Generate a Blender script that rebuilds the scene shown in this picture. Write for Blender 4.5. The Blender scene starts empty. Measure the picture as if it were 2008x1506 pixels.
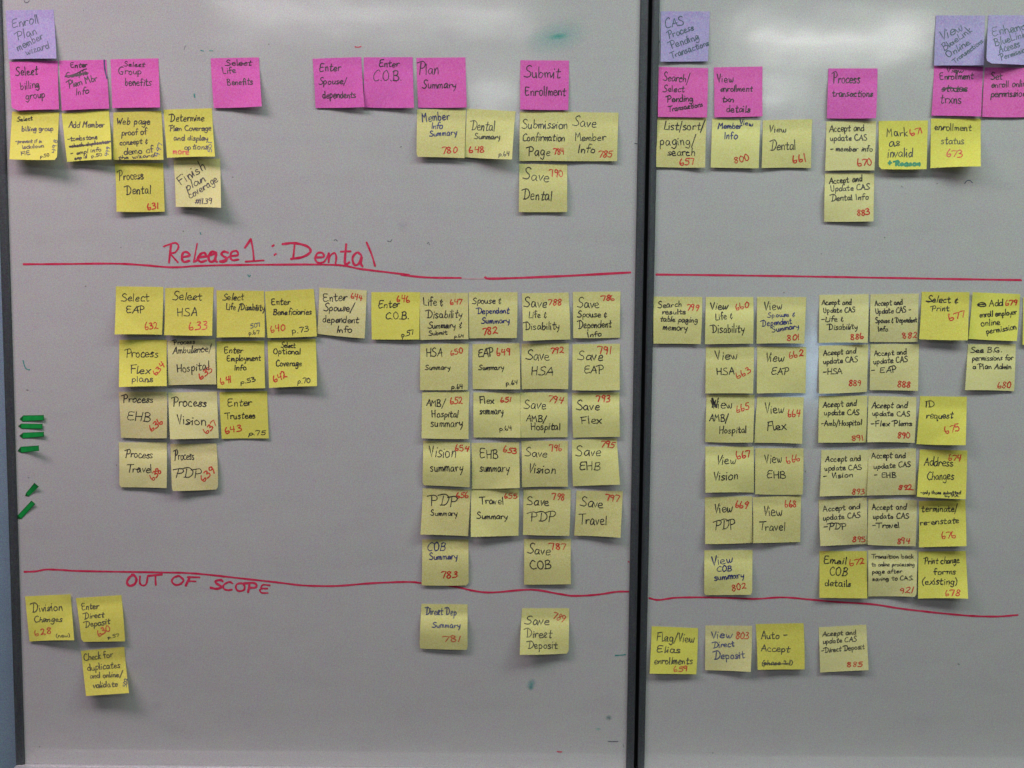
import bpy, math, random
from mathutils import Matrix, Vector
from mathutils.bvhtree import BVHTree

S = bpy.context.scene
COL = S.collection
random.seed(7)

# ------------------------------------------------------------------ camera
FPX, DIST, CAMZ = 1900.0, 1.50, 1.50          # focal length in photo pixels (2008 wide), metres to the board, height
PITCH, ROLL = math.radians(4.35), math.radians(0.52)
cam = bpy.data.cameras.new("camera")
cam.sensor_width = 36.0
cam.lens = FPX / 2008.0 * 36.0
cam.clip_start, cam.clip_end = 0.05, 50
camo = bpy.data.objects.new("camera", cam)
COL.objects.link(camo)
CR = Matrix.Rotation(math.radians(90) - PITCH, 3, 'X') @ Matrix.Rotation(ROLL, 3, 'Z')
camo.matrix_world = Matrix.Translation((0, -DIST, CAMZ)) @ CR.to_4x4()
S.camera = camo

# ------------------------------------------------------------------ room light
w = bpy.data.worlds.new("World"); S.world = w; w.use_nodes = True
bg = w.node_tree.nodes["Background"]
bg.inputs[0].default_value = (0.95, 0.97, 1.0, 1); bg.inputs[1].default_value = 0.05
S.view_settings.view_transform = 'Standard'; S.view_settings.look = 'None'
S.view_settings.exposure = -0.04; S.view_settings.gamma = 1.0

def lamp(name, loc, target, sx, sy, watts, colour, spread=180):
    l = bpy.data.lights.new(name, 'AREA'); l.shape = 'RECTANGLE'; l.size = sx; l.size_y = sy
    l.energy = watts; l.color = colour; l.spread = math.radians(spread)
    o = bpy.data.objects.new(name, l); COL.objects.link(o)
    d = Vector(target) - Vector(loc)
    o.matrix_world = Matrix.Translation(loc) @ d.to_track_quat('-Z', 'Z').to_matrix().to_4x4()
    return o
DOWN = lambda x, y, z: (x, y, z - 1)
# row of ceiling troffers close to the boards (key), then two rows further back whose glare shows on the gloss
lamp("ceiling_lamp", (-1.30, -0.95, 2.72), (-1.30, -0.95, 0), 1.25, 0.50, 27, (1.0, 0.77, 0.87))
lamp("ceiling_lamp", (0.12, -0.95, 2.72), (0.12, -0.95, 0), 1.25, 0.50, 10, (0.80, 1.0, 0.94))
lamp("ceiling_lamp", (1.50, -0.95, 2.72), (1.50, -0.95, 0), 1.25, 0.50, 21, (0.91, 1.0, 0.91))
lamp("ceiling_lamp", (-0.60, -2.62, 2.72), (-0.60, -2.62, 0), 1.25, 0.26, 6.2, (1.0, 0.98, 0.96))
lamp("ceiling_lamp", (1.42, -2.92, 2.72), (1.42, -2.92, 0), 0.85, 0.26, 9.3, (1.0, 0.985, 0.95))
lamp("ceiling_lamp", (-0.12, -4.1, 2.72), (-0.12, -4.1, 0), 0.30, 0.6, 3.5, (0.97, 1.0, 0.97))
lamp("ceiling_lamp", (1.45, -4.1, 2.72), (1.45, -4.1, 0), 0.30, 0.6, 4.5, (0.97, 1.0, 0.97))
# window far across the room, a faint bluish reflection between the notes
lamp("far_window", (1.47, -3.2, 1.28), (0.47, 0, 1.42), 0.16, 0.42, 1.3, (0.45, 0.72, 1.0))

S.cycles.use_denoising = True
S.cycles.max_bounces = 6
S.cycles.filter_width = 1.5

# ------------------------------------------------------------------ helpers
camo_pos = Vector((0, -DIST, CAMZ))
def ray(px, py, depth=0.0):
    """point of the photograph's pixel on the plane y = -depth (metres in front of the board face)"""
    d = CR @ Vector(((px - 1004) / FPX, -(py - 753) / FPX, -1.0))
    t = (DIST - depth) / d.y
    return Vector((d.x * t, -depth, CAMZ + d.z * t))

def tag(o, label=None, cat=None, group=None, kind=None):
    if label: o["label"] = label
    if cat: o["category"] = cat
    if group: o["group"] = group
    if kind: o["kind"] = kind
    return o

def mesh_obj(name, verts, faces, mat, parent=None, smooth=False, origin=None):
    me = bpy.data.meshes.new(name)
    o0 = Vector(origin) if origin is not None else Vector((0, 0, 0))
    me.from_pydata([tuple(Vector(v) - o0) for v in verts], [], faces)
    me.materials.append(mat)
    if smooth: me.shade_smooth()
    o = bpy.data.objects.new(name, me); COL.objects.link(o)
    if parent is not None:
        o.parent = parent
        o.location = o0 - ABS.get(parent.name, Vector((0, 0, 0)))
        ABS[o.name] = o0
    else:
        o.location = o0
        ABS[o.name] = o0
    return o
ABS = {}

def empty(name, loc):
    o = bpy.data.objects.new(name, None); COL.objects.link(o); o.location = loc; o.empty_display_size = 0.05
    ABS[o.name] = Vector(loc)
    return o

class NT:
    def __init__(s, name):
        s.m = bpy.data.materials.new(name); s.m.use_nodes = True
        s.t = s.m.node_tree; s.b = s.t.nodes["Principled BSDF"]
    def n(s, typ, **kw):
        x = s.t.nodes.new(typ)
        for k, v in kw.items():
            if k in x.inputs.keys() if not isinstance(k, int) else False: x.inputs[k].default_value = v
            else: setattr(x, k, v)
        return x
    def l(s, a, b): s.t.links.new(a, b)
    def noise(s, scale, detail=3, rough=0.55, vec=None, off=None):
        x = s.n("ShaderNodeTexNoise"); x.inputs["Scale"].default_value = scale
        x.inputs["Detail"].default_value = detail; x.inputs["Roughness"].default_value = rough
        if vec is not None: s.l(vec, x.inputs["Vector"])
        return x
    def ramp(s, fac, stops):
        r = s.n("ShaderNodeValToRGB"); e = r.color_ramp.elements
        e[0].position, e[0].color = stops[0][0], (*stops[0][1], 1)
        e[1].position, e[1].color = stops[-1][0], (*stops[-1][1], 1)
        for p, c in stops[1:-1]:
            k = e.new(p); k.color = (*c, 1)
        s.l(fac, r.inputs[0]); return r.outputs[0]
    def mix(s, fac, a, b, mode='MIX'):
        x = s.n("ShaderNodeMix"); x.data_type = 'RGBA'; x.blend_type = mode
        for v, i in ((fac, 0), (a, 6), (b, 7)):
            if isinstance(v, (int, float)): x.inputs[i].default_value = v
            elif isinstance(v, tuple): x.inputs[i].default_value = (*v, 1)
            else: s.l(v, x.inputs[i])
        return x.outputs[2]
    def math(s, op, a, b=0.0):
        x = s.n("ShaderNodeMath"); x.operation = op
        for v, i in ((a, 0), (b, 1)):
            if isinstance(v, (int, float)): x.inputs[i].default_value = v
            else: s.l(v, x.inputs[i])
        return x.outputs[0]
    def bump(s, h, strength, dist):
        x = s.n("ShaderNodeBump"); x.inputs["Strength"].default_value = strength; x.inputs["Distance"].default_value = dist
        s.l(h, x.inputs["Height"]); s.l(x.outputs[0], s.b.inputs["Normal"])

def grain(t, vec, base, amt):
    """paper / enamel fleck: fine uneven grain in tone and hue"""
    g = t.noise(400, 2, 0.8, vec)
    k = t.n("ShaderNodeBrightContrast"); k.inputs["Contrast"].default_value = 0.9; t.l(g.outputs["Color"], k.inputs["Color"])
    c = t.mix(amt, base, k.outputs[0], 'SOFT_LIGHT')
    g2 = t.noise(760, 1, 0.5, vec)
    k2 = t.n("ShaderNodeBrightContrast"); k2.inputs["Contrast"].default_value = 1.4; t.l(g2.outputs["Fac"], k2.inputs["Color"])
    return t.mix(amt * 0.8, c, k2.outputs[0], 'SOFT_LIGHT')

def mat_board(stains):
    t = NT("whiteboard_enamel"); tc = t.n("ShaderNodeTexCoord"); v = tc.outputs["Object"]
    big = t.noise(2.2, 4, 0.6, v)
    mp = t.n("ShaderNodeMapping"); mp.inputs["Scale"].default_value = (3.0, 1.0, 16.0); t.l(v, mp.inputs[0])
    wipe = t.noise(1.6, 5, 0.62, mp.outputs[0])              # horizontal wiping ghosts
    c = t.ramp(big.outputs["Fac"], [(0.3, (0.535, 0.53, 0.535)), (0.7, (0.575, 0.575, 0.565))])
    c = t.mix(t.math('MULTIPLY', t.ramp(wipe.outputs["Fac"], [(0.5, (0, 0, 0)), (0.75, (1, 1, 1))]), 0.30), c, (0.45, 0.45, 0.455))
    mid = t.noise(38, 3, 0.6, v)
    c = t.mix(0.12, c, mid.outputs["Color"], 'SOFT_LIGHT')
    for (x, z, rx, rz, ang, colr, k) in stains:               # rubbed marker smears with a shape of their own
        m = t.n("ShaderNodeMapping"); m.vector_type = 'TEXTURE'
        m.inputs["Location"].default_value = (x, 0, z); m.inputs["Rotation"].default_value = (0, ang, 0)
        m.inputs["Scale"].default_value = (rx, 1, rz); t.l(v, m.inputs[0])
        ln = t.n("ShaderNodeVectorMath"); ln.operation = 'LENGTH'; t.l(m.outputs[0], ln.inputs[0])
        st = t.noise(2.4, 4, 0.7, m.outputs[0])
        f = t.math('SUBTRACT', 1.15, t.math('ADD', ln.outputs["Value"], t.math('MULTIPLY', st.outputs["Fac"], 0.55)))
        f.node.use_clamp = True
        c = t.mix(t.math('MULTIPLY', f, k), c, colr)
    vo = t.n("ShaderNodeTexVoronoi"); vo.inputs["Scale"].default_value = 26; t.l(v, vo.inputs["Vector"])
    dot = t.math('LESS_THAN', vo.outputs["Distance"], 0.032)
    sel = t.noise(5, 1, 0.5, v)
    dot = t.math('MULTIPLY', dot, t.math('GREATER_THAN', sel.outputs["Fac"], 0.56))
    c = t.mix(t.math('MULTIPLY', dot, 0.65), c, (0.18, 0.16, 0.17))
    c = grain(t, v, c, 0.42)
    t.l(c, t.b.inputs["Base Color"])
    r = t.ramp(wipe.outputs["Fac"], [(0.35, (0.115, 0.115, 0.115)), (0.75, (0.16, 0.16, 0.16))])
    t.l(r, t.b.inputs["Roughness"]); t.b.inputs["IOR"].default_value = 1.75
    und = t.noise(3.0, 3, 0.6, v); t.bump(und.outputs["Fac"], 0.5, 0.004)
    return t.m

def mat_paper(name, colr, var=0.06):
    t = NT(name); tc = t.n("ShaderNodeTexCoord"); v = tc.outputs["Object"]
    oi = t.n("ShaderNodeObjectInfo")
    hsv = t.n("ShaderNodeHueSaturation"); hsv.inputs["Color"].default_value = (*colr, 1)
    t.l(t.math('ADD', t.math('MULTIPLY', oi.outputs["Random"], 0.012), 0.494), hsv.inputs["Hue"])
    t.l(t.math('ADD', t.math('MULTIPLY', oi.outputs["Random"], var * 2), 1 - var), hsv.inputs["Value"])
    ad = t.n("ShaderNodeVectorMath"); ad.operation = 'ADD'; t.l(v, ad.inputs[0]); t.l(oi.outputs["Location"], ad.inputs[1])
    n = t.noise(30, 4, 0.6, ad.outputs[0])
    c = t.mix(0.16, hsv.outputs[0], n.outputs["Fac"], 'SOFT_LIGHT')
    c = grain(t, ad.outputs[0], c, 0.42)
    t.l(c, t.b.inputs["Base Color"]); t.b.inputs["Roughness"].default_value = 0.75
    t.b.inputs["Specular IOR Level"].default_value = 0.25
    f = t.noise(60, 3, 0.6, ad.outputs[0]); t.bump(f.outputs["Fac"], 0.35, 0.002)
    return t.m

def mat_ink(name, colr, light, rough=0.45, dry=0.5, scale=260):
    t = NT(name); tc = t.n("ShaderNodeTexCoord")
    n = t.noise(scale, 3, 0.65, tc.outputs["Object"])
    t.l(t.ramp(n.outputs["Fac"], [(0.35, colr), (0.5 + dry * 0.3, light)]), t.b.inputs["Base Color"])
    t.b.inputs["Roughness"].default_value = rough
    return t.m

def mat_metal(name, a, b, rough, metallic):
    t = NT(name); tc = t.n("ShaderNodeTexCoord")
    mp = t.n("ShaderNodeMapping"); mp.inputs["Scale"].default_value = (60, 60, 2.5); t.l(tc.outputs["Object"], mp.inputs[0])
    n = t.noise(5, 4, 0.7, mp.outputs[0])
    c = t.ramp(n.outputs["Fac"], [(0.3, a), (0.7, b)])
    c = grain(t, tc.outputs["Object"], c, 0.5)
    t.l(c, t.b.inputs["Base Color"]); t.b.inputs["Roughness"].default_value = rough; t.b.inputs["Metallic"].default_value = metallic
    return t.m

PAPER = {
    'Y': mat_paper("bright_yellow_paper", (0.79, 0.745, 0.14)),
    'y': mat_paper("canary_yellow_paper", (0.75, 0.71, 0.29)),
    'c': mat_paper("cream_yellow_paper", (0.78, 0.73, 0.34)),
    'p': mat_paper("pink_paper", (0.80, 0.155, 0.53), 0.04),
    'l': mat_paper("lilac_paper", (0.48, 0.41, 0.71), 0.03),
}
INK = {
    'k': mat_ink("black_ink", (0.018, 0.016, 0.02), (0.06, 0.05, 0.05)),
    't': mat_ink("grey_green_ink", (0.04, 0.08, 0.12), (0.12, 0.17, 0.22)),
    'n': mat_ink("navy_ink", (0.015, 0.018, 0.13), (0.05, 0.055, 0.22)),
    'b': mat_ink("blue_black_ink", (0.02, 0.035, 0.13), (0.08, 0.10, 0.22)),
    'r': mat_ink("red_ink", (0.60, 0.03, 0.022), (0.78, 0.09, 0.05)),
    'g': mat_ink("green_ink", (0.0, 0.20, 0.09), (0.01, 0.30, 0.14)),
}
FADED = {'k': mat_ink("faded_black_ink", (0.07, 0.065, 0.05), (0.16, 0.15, 0.10)), 'n': mat_ink("faded_blue_ink", (0.06, 0.07, 0.19), (0.13, 0.14, 0.28)),
         'r': mat_ink("faded_red_ink", (0.66, 0.09, 0.05), (0.80, 0.22, 0.10))}
M_LINE = mat_ink("crimson_marker", (0.64, 0.016, 0.075), (0.78, 0.065, 0.15), 0.35, 0.6, 70)
M_LINE2 = mat_ink("faint_crimson_marker", (0.62, 0.33, 0.38), (0.64, 0.48, 0.50), 0.4, 0.6, 70)
M_TEAL = mat_ink("teal_marker", (0.03, 0.25, 0.24), (0.16, 0.42, 0.38), 0.35)
M_GREY = mat_ink("grey_marker", (0.10, 0.10, 0.13), (0.25, 0.25, 0.28), 0.35)
M_FRAME = mat_metal("dark_aluminium", (0.055, 0.062, 0.072), (0.082, 0.091, 0.10), 0.5, 0.25)
M_TRAY = mat_metal("pale_aluminium", (0.55, 0.55, 0.57), (0.68, 0.68, 0.70), 0.35, 0.4)
M_DARK = mat_metal("gap_shade_black", (0.004, 0.004, 0.005), (0.008, 0.008, 0.009), 0.9, 0.0)  # near-black colour that stands in for the darkness inside the gap

def mat_flag():
    t = NT("green_film"); tc = t.n("ShaderNodeTexCoord")
    n = t.noise(120, 3, 0.6, tc.outputs["Object"])
    t.l(t.ramp(n.outputs["Fac"], [(0.3, (0.005, 0.30, 0.05)), (0.7, (0.01, 0.40, 0.075))]), t.b.inputs["Base Color"])
    t.b.inputs["Roughness"].default_value = 0.4
    return t.m
M_FLAG = mat_flag()
M_TIP = mat_ink("dark_green_print", (0.004, 0.09, 0.02), (0.008, 0.13, 0.03), 0.4)

def mat_wall():
    t = NT("blue_grey_wall_paint"); tc = t.n("ShaderNodeTexCoord"); v = tc.outputs["Object"]
    n = t.noise(9, 4, 0.6, v)
    c = t.ramp(n.outputs["Fac"], [(0.3, (0.24, 0.37, 0.47)), (0.7, (0.28, 0.41, 0.51))])
    t.l(grain(t, v, c, 0.5), t.b.inputs["Base Color"]); t.b.inputs["Roughness"].default_value = 0.6
    f = t.noise(160, 3, 0.6, v); t.bump(f.outputs["Fac"], 0.3, 0.002)
    return t.m

# ------------------------------------------------------------------ crop frames (x0, y0, scale) in which things were measured
CROP = {'A': (0, 0, 6.085), 'B': (0, 200, 6.085), 'C': (200, 100, 4.5636), 'D': (590, 90, 5.906), 'E': (900, 100, 4.563),
        'F': (1270, 0, 4.43), 'G': (1590, 220, 5.737), 'H': (1600, 0, 4.9216), 'I': (210, 550, 6.275), 'J': (210, 750, 6.085),
        'K': (420, 550, 5.02), 'L': (810, 560, 4.781), 'M': (810, 760, 4.781), 'N': (810, 950, 4.781), 'O': (810, 1150, 4.5636),
        'P': (30, 1140, 6.275), 'Q': (1280, 560, 6.275), 'R': (1590, 560, 4.804), 'S': (1370, 770, 7.53), 'U': (1590, 770, 6.275),
        'V': (1370, 965, 7.004), 'W': (1590, 965, 6.275), 'X': (1260, 1210, 4.365), 'Y': (0, 700, 4.304), 'Z': (0, 440, 2.51),
        'a': (30, 1090, 3.292), 'b': (640, 1090, 3.292), 'c': (1270, 1150, 2.721), 'd': (300, 360, 2.136), 'e': (1280, 0, 2.69),
        'f': (1000, 20, 6.924), 'g': (1000, 1380, 5.02), 'h': (760, 1150, 3.7185), 'i': (300, 0, 2.008), 'z': (0, 0, 1)}
def px(crop, x, y):
    a, b, s = CROP[crop]
    return (a + x / s, b + y / s)

# ------------------------------------------------------------------ handwriting: pen strokes, cap height 100, * = sharp corner
GLYPH = {
 'A': "0,0 18,55 30,100* 42,50 52,0;8,36 50,40|56", 'B': "8,98 8,2;0,92 25,102 42,88 34,62 10,54* 40,48 52,25 36,2 2,4|58",
 'C': "48,86 34,100 12,82 2,45 12,10 32,2 52,12|56", 'D': "18,90 16,4;-20,90 25,102 55,76 58,38 38,6 6,2|66",
 'E': "46,94 14,94 3,68 10,52* 2,30 14,2 48,10;10,52 38,55|54", 'F': "8,92 6,0;2,90 50,98;7,50 38,54|48",
 'G': "50,88 30,100 6,76 2,36 18,4 42,4 50,34* 28,36|58", 'H': "4,98 7,0;48,100 46,0;6,46 47,52|56", 'I': "7,98 6,0|16",
 'J': "20,96 22,20 8,0 -4,12|28", 'K': "6,100 6,0;44,96 8,44* 48,0|50", 'L': "8,98 6,5* 42,4|44",
 'M': "0,0 8,98* 26,42* 46,98* 53,0|60", 'N': "4,0 6,98* 42,4* 46,100|54", 'O': "30,98 8,80 4,36 20,2 44,16 50,60 34,94 22,98|58",
 'P': "10,92 8,-4;-22,88 26,104 46,82 38,54 8,46|50", 'Q': "30,98 8,80 4,36 20,2 44,16 50,60 34,94 22,98;30,20 52,-6|58",
 'R': "10,94 8,0;-22,84 26,104 44,84 36,58 8,48* 48,0|54", 'S': "46,90 32,102 12,88 14,64 38,44 46,22 28,2 -4,8|52",
 'T': "-10,92 58,98;26,95 24,0|50", 'U': "4,98 6,25 22,0 40,20 44,98|52", 'V': "0,98 18,0* 38,100|40",
 'W': "0,98 16,2* 30,70* 42,2* 60,98|64", 'X': "0,98 46,0;44,98 0,0|50", 'Y': "0,98 22,50* 44,98;22,50 20,0|46", 'Z': "4,96 44,96* 2,4* 46,4|50",
 'a': "38,46 18,54 4,30 10,4 28,8 39,46* 39,12 46,0|48", 'b': "6,98 6,4* 8,34 24,52 38,30 26,2 6,6|43", 'c': "36,44 20,54 4,30 12,4 38,6|41",
 'd': "38,44 18,52 4,28 12,3 30,8 38,34;42,98 40,2|46", 'e': "5,26 36,32 28,52 10,46 4,20 16,2 40,8|43",
 'f': "42,92 28,102 18,80 16,0;2,50 36,54|36", 'g': "38,46 18,54 4,32 12,8 30,12 38,46* 38,-10 24,-36 2,-24|45",
 'h': "6,98 6,0* 8,32 24,50 34,36 36,0|42", 'i': "7,50 6,0;8,74 10,78|16", 'j': "16,50 14,-20 2,-34;17,74 19,78|22",
 'k': "6,98 6,0;32,50 8,24* 36,0|40", 'l': "7,98 6,0|16", 'm': "4,50 6,0* 10,36 20,52 27,36 27,0* 32,38 42,52 50,34 51,0|58",
 'n': "4,50 6,0* 10,36 24,52 34,36 35,0|42", 'o': "22,52 6,40 6,10 22,0 38,14 36,42 18,53|44", 'p': "6,50 5,-38;6,36 20,54 38,34 28,6 6,8|44",
 'q': "38,48 18,54 4,30 14,6 34,12;39,50 38,-38* 50,-22|46", 'r': "4,50 6,0* 10,34 22,50 36,46|36", 's': "33,46 18,54 6,42 18,28 32,16 20,2 0,6|38",
 't': "20,86 16,10 24,2 36,8;0,54 38,58|38", 'u': "4,50 6,14 16,2 30,12 35,50* 37,0|43", 'v': "0,50 14,0* 31,54|33",
 'w': "0,50 10,4 20,12 24,42* 30,6 42,8 50,54|54", 'x': "2,50 36,0;36,54 0,0|38", 'y': "4,50 8,24 20,18 34,30;39,54 34,6 18,-38|42",
 'z': "4,50 32,50* 2,2* 38,2|38",
 '0': "24,98 6,70 6,24 22,0 40,26 40,72 20,98|46", '1': "9,98 6,0|16", '2': "4,80 20,98 36,78 26,40 2,4* 18,16 44,4|48",
 '3': "6,92 26,98 34,78 14,56* 38,44 34,10 2,4|42", '4': "8,96 4,50* 40,50;35,98 32,0|44", '5': "40,96 10,94* 8,58 30,58 38,28 24,2 0,8|44",
 '6': "16,100 6,60 6,16 20,0 36,14 32,36 10,30|42", '7': "-6,86 4,96* 38,94* 18,0|38", '8': "36,86 20,98 8,78 22,54 38,26 22,0 6,22 18,48 36,74 34,90|44",
 '9': "38,86 20,96 6,72 22,54 38,74 37,92* 34,40 28,0|44", '/': "34,112 0,-24|32", '-': "0,42 34,46|40", '.': "5,3 9,0|16",
 '&': "30,52 14,60 6,46 20,36* 4,24 10,6 34,12;20,78 20,64;18,2 17,-10|42", '(': "22,104 4,60 6,10 20,-14|24", ')': "2,104 20,60 18,10 4,-14|24",
 '#': "14,90 8,10;34,92 28,10;0,66 44,70;-2,34 40,38|46", '+': "20,80 18,12;0,44 40,48|46", ':': "7,60 9,56;6,10 8,6|18", ' ': "|30", "'": "6,98 5,80|12"}
JOIN_TO, JOIN_FROM = set('acegimnorsuvwy'), set('acehlmnrsu')
def parse(s):
    st, wd = s.split('|')
    out = []
    for k in st.split(';'):
        if not k: continue
        pts = []
        for p in k.split():
            c = p.endswith('*'); a, b = p.rstrip('*').split(','); pts.append((float(a), float(b), c))
        out.append(pts)
    return out, float(wd)
GL = {k: parse(v) for k, v in GLYPH.items()}

def smooth(pts, n=4):
    """Catmull-Rom through (x, y, corner) points, breaking the tangent at corners"""
    runs, cur = [], [pts[0]]
    for p in pts[1:]:
        cur.append(p)
        if p[2]: runs.append(cur); cur = [p]
    if len(cur) > 1: runs.append(cur)
    out = [(pts[0][0], pts[0][1])]
    for r in runs:
        if len(r) == 2:
            for i in range(1, 3): out.append((r[0][0] + (r[1][0] - r[0][0]) * i / 2, r[0][1] + (r[1][1] - r[0][1]) * i / 2))
            continue
        e = [(2 * r[0][0] - r[1][0], 2 * r[0][1] - r[1][1])] + [(a[0], a[1]) for a in r] + [(2 * r[-1][0] - r[-2][0], 2 * r[-1][1] - r[-2][1])]
        for i in range(1, len(e) - 2):
            p0, p1, p2, p3 = e[i - 1], e[i], e[i + 1], e[i + 2]
            for k in range(1, n + 1):
                t = k / n
                out.append(tuple(0.5 * (2 * p1[j] + (p2[j] - p0[j]) * t + (2 * p0[j] - 5 * p1[j] + 4 * p2[j] - p3[j]) * t * t + (3 * p1[j] - p0[j] - 3 * p2[j] + p3[j]) * t ** 3) for j in (0, 1)))
    return out

def write(text, x0, y0, x1, y1, h, rnd, join=0.12):
    """pen strokes (lists of image pixels) of a word or line; baseline (x0,y0)-(x1,y1), cap height h"""
    adv, x = [], 0.0
    for ch in text:
        g, wd = GL[ch]
        adv.append(x); x += wd * rnd.uniform(0.90, 1.08) + 7
    x -= 7
    L = math.hypot(x1 - x0, y1 - y0)
    ux, uy = (x1 - x0) / L, (y1 - y0) / L
    sx = L / max(x, 1); sy = h / 100.0
    slant = rnd.uniform(-0.02, 0.10)
    strokes = []; prev = None
    for ch, a in zip(text, adv):
        g, wd = GL[ch]
        dy = rnd.uniform(-3.5, 3.5); ks = rnd.uniform(0.88, 1.08); kr = rnd.uniform(-0.10, 0.10)
        for st in g:
            pts = [((p[0] + rnd.uniform(-2.8, 2.8)), (p[1] + rnd.uniform(-2.2, 2.2)) * ks, p[2]) for p in st]
            pts = smooth(pts)
            o = []
            for (gx, gy) in pts:
                lx = (a + gx + gy * (slant + kr)) * sx
                ly = (gy + dy) * sy
                o.append((x0 + ux * lx + uy * ly, y0 + uy * lx - ux * ly))
            strokes.append(o)
            if st is g[0]: first = o
        # running hand: some small letters are joined to the one before
        if ch in JOIN_TO and prev is not None and rnd.random() < join:
            m = ((prev[0] + first[0][0]) / 2 + uy * h * -.04, (prev[1] + first[0][1]) / 2 + ux * h * .06)
            strokes.append([prev, m, first[0]])
        prev = strokes[-1][-1] if ch in JOIN_FROM and len(g) == 1 else None
    return strokes

def ribbon(strokes, width, place, verts, faces, rnd, lift=0.0):
    """flat pen lines: quads along each stroke, every stroke a hair above the one before"""
    for si, st in enumerate(strokes):
        q = [st[0]]
        for p in st[1:]:
            if math.hypot(p[0] - q[-1][0], p[1] - q[-1][1]) > width * 0.18: q.append(p)
        if len(q) < 2: q.append((q[0][0] + width * 0.5, q[0][1] + width * 0.1))
        n = len(q); w0 = width * rnd.uniform(0.74, 1.15)
        d0 = (q[1][0] - q[0][0], q[1][1] - q[0][1]); l0 = math.hypot(*d0) or 1
        d1 = (q[-1][0] - q[-2][0], q[-1][1] - q[-2][1]); l1 = math.hypot(*d1) or 1
        q = [(q[0][0] - d0[0] / l0 * w0 * .35, q[0][1] - d0[1] / l0 * w0 * .35)] + q + [(q[-1][0] + d1[0] / l1 * w0 * .35, q[-1][1] + d1[1] / l1 * w0 * .35)]
        n = len(q); base = len(verts)
        for i, p in enumerate(q):
            a, b = q[max(0, i - 1)], q[min(n - 1, i + 1)]
            dx, dy = b[0] - a[0], b[1] - a[1]; l = math.hypot(dx, dy) or 1
            f = 0.62 if i in (0, n - 1) else 1.0 + 0.12 * math.sin(i * 1.3 + si)
            hx, hy = -dy / l * w0 * f / 2, dx / l * w0 * f / 2
            e = lift + (si % 14) * 6e-6 + i * 1.2e-6
            verts.append(place(p[0] + hx, p[1] + hy, e)); verts.append(place(p[0] - hx, p[1] - hy, e))
        for i in range(n - 1):
            k = base + 2 * i
            faces.append((k, k + 2, k + 3, k + 1))
    return verts, faces

# ------------------------------------------------------------------ the wall and the two boards
wall = mesh_obj("wall", *(lambda x0, x1, z0, z1: ([(x0, 0.05, z0), (x1, 0.05, z0), (x1, 0.05, z1), (x0, 0.05, z1)], [(0, 1, 2, 3)]))(-3.0, 3.2, 0.0, 3.0), mat_wall())
tag(wall, kind="structure")

XL0, XL1 = ray(27.0, 753).x, ray(1241.5, 753).x
XG0, XG1 = ray(1256.5, 753).x, ray(1264.4, 753).x
XR0, XR1 = ray(1278.0, 753).x, 1.35
FW = 0.0118
ZT, ZB = 2.16, ray(60, 1496).z
def stain(crop, x, y, rx, ry, ang, colr, k):
    p = ray(*px(crop, x, y)); return (p, rx, ry, ang, colr, k)
STAINS_L = [stain('f', 640, 365, .062, .030, math.radians(-14), (0.10, 0.42, 0.38), 0.62),
            stain('f', 660, 355, .020, .006, math.radians(-8), (0.03, 0.36, 0.30), 0.9),
            stain('h', 1048, 712, .009, .013, math.radians(25), (0.05, 0.30, 0.30), 0.9),
            stain('h', 1045, 738, .006, .006, math.radians(25), (0.02, 0.24, 0.25), 0.9),
            stain('h', 1613, 958, .007, .006, 0, (0.07, 0.17, 0.19), 1.0),
            stain('h', 1535, 1040, .006, .004, 0, (0.08, 0.38, 0.30), 0.7),
            stain('d', 1045, 178, .011, .011, 0, (0.36, 0.35, 0.42), 0.5),
            stain('z', 340, 1430, .05, .02, 0.2, (0.42, 0.41, 0.43), 0.35),
            stain('z', 306, 1386, .014, .012, 0.2, (0.40, 0.40, 0.42), 0.4)]

def box(x0, x1, y0, y1, z0, z1, r=0.0):
    """box with its four front long edges chamfered by r (front is -y)"""
    if r <= 0:
        v = [(x, y, z) for z in (z0, z1) for y in (y0, y1) for x in (x0, x1)]
        return v, [(0, 1, 3, 2), (4, 6, 7, 5), (0, 4, 5, 1), (2, 3, 7, 6), (0, 2, 6, 4), (1, 5, 7, 3)]
    return None
def extrude_z(profile, z0, z1):
    n = len(profile)
    v = [(x, y, z0) for x, y in profile] + [(x, y, z1) for x, y in profile]
    f = [(i, (i + 1) % n, n + (i + 1) % n, n + i) for i in range(n)]
    return v, f + [tuple(range(n))[::-1], tuple(range(n, 2 * n))]
def extrude_x(profile, x0, x1):
    n = len(profile)
    v = [(x0, y, z) for y, z in profile] + [(x1, y, z) for y, z in profile]
    f = [(i, (i + 1) % n, n + (i + 1) % n, n + i) for i in range(n)]
    return v, f + [tuple(range(n)), tuple(range(n, 2 * n))[::-1]]
def rail_profile(x0, x1, inner):           # vertical rail: chamfered, with a thin raised lip at the outer side
    y = -0.0045; c = 0.0012
    if inner == 'right':                   # board lies to the right of this rail
        return [(x0, 0.03), (x0, y - .001), (x0 + c, y - .0022), (x0 + 2 * c, y - .0012), (x1 - c, y), (x1, y + c), (x1, 0.03)]
    return [(x0, 0.03), (x0, y + c), (x0 + c, y), (x1 - 2 * c, y - .0012), (x1 - c, y - .0022), (x1, y - .001), (x1, 0.03)]

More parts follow.
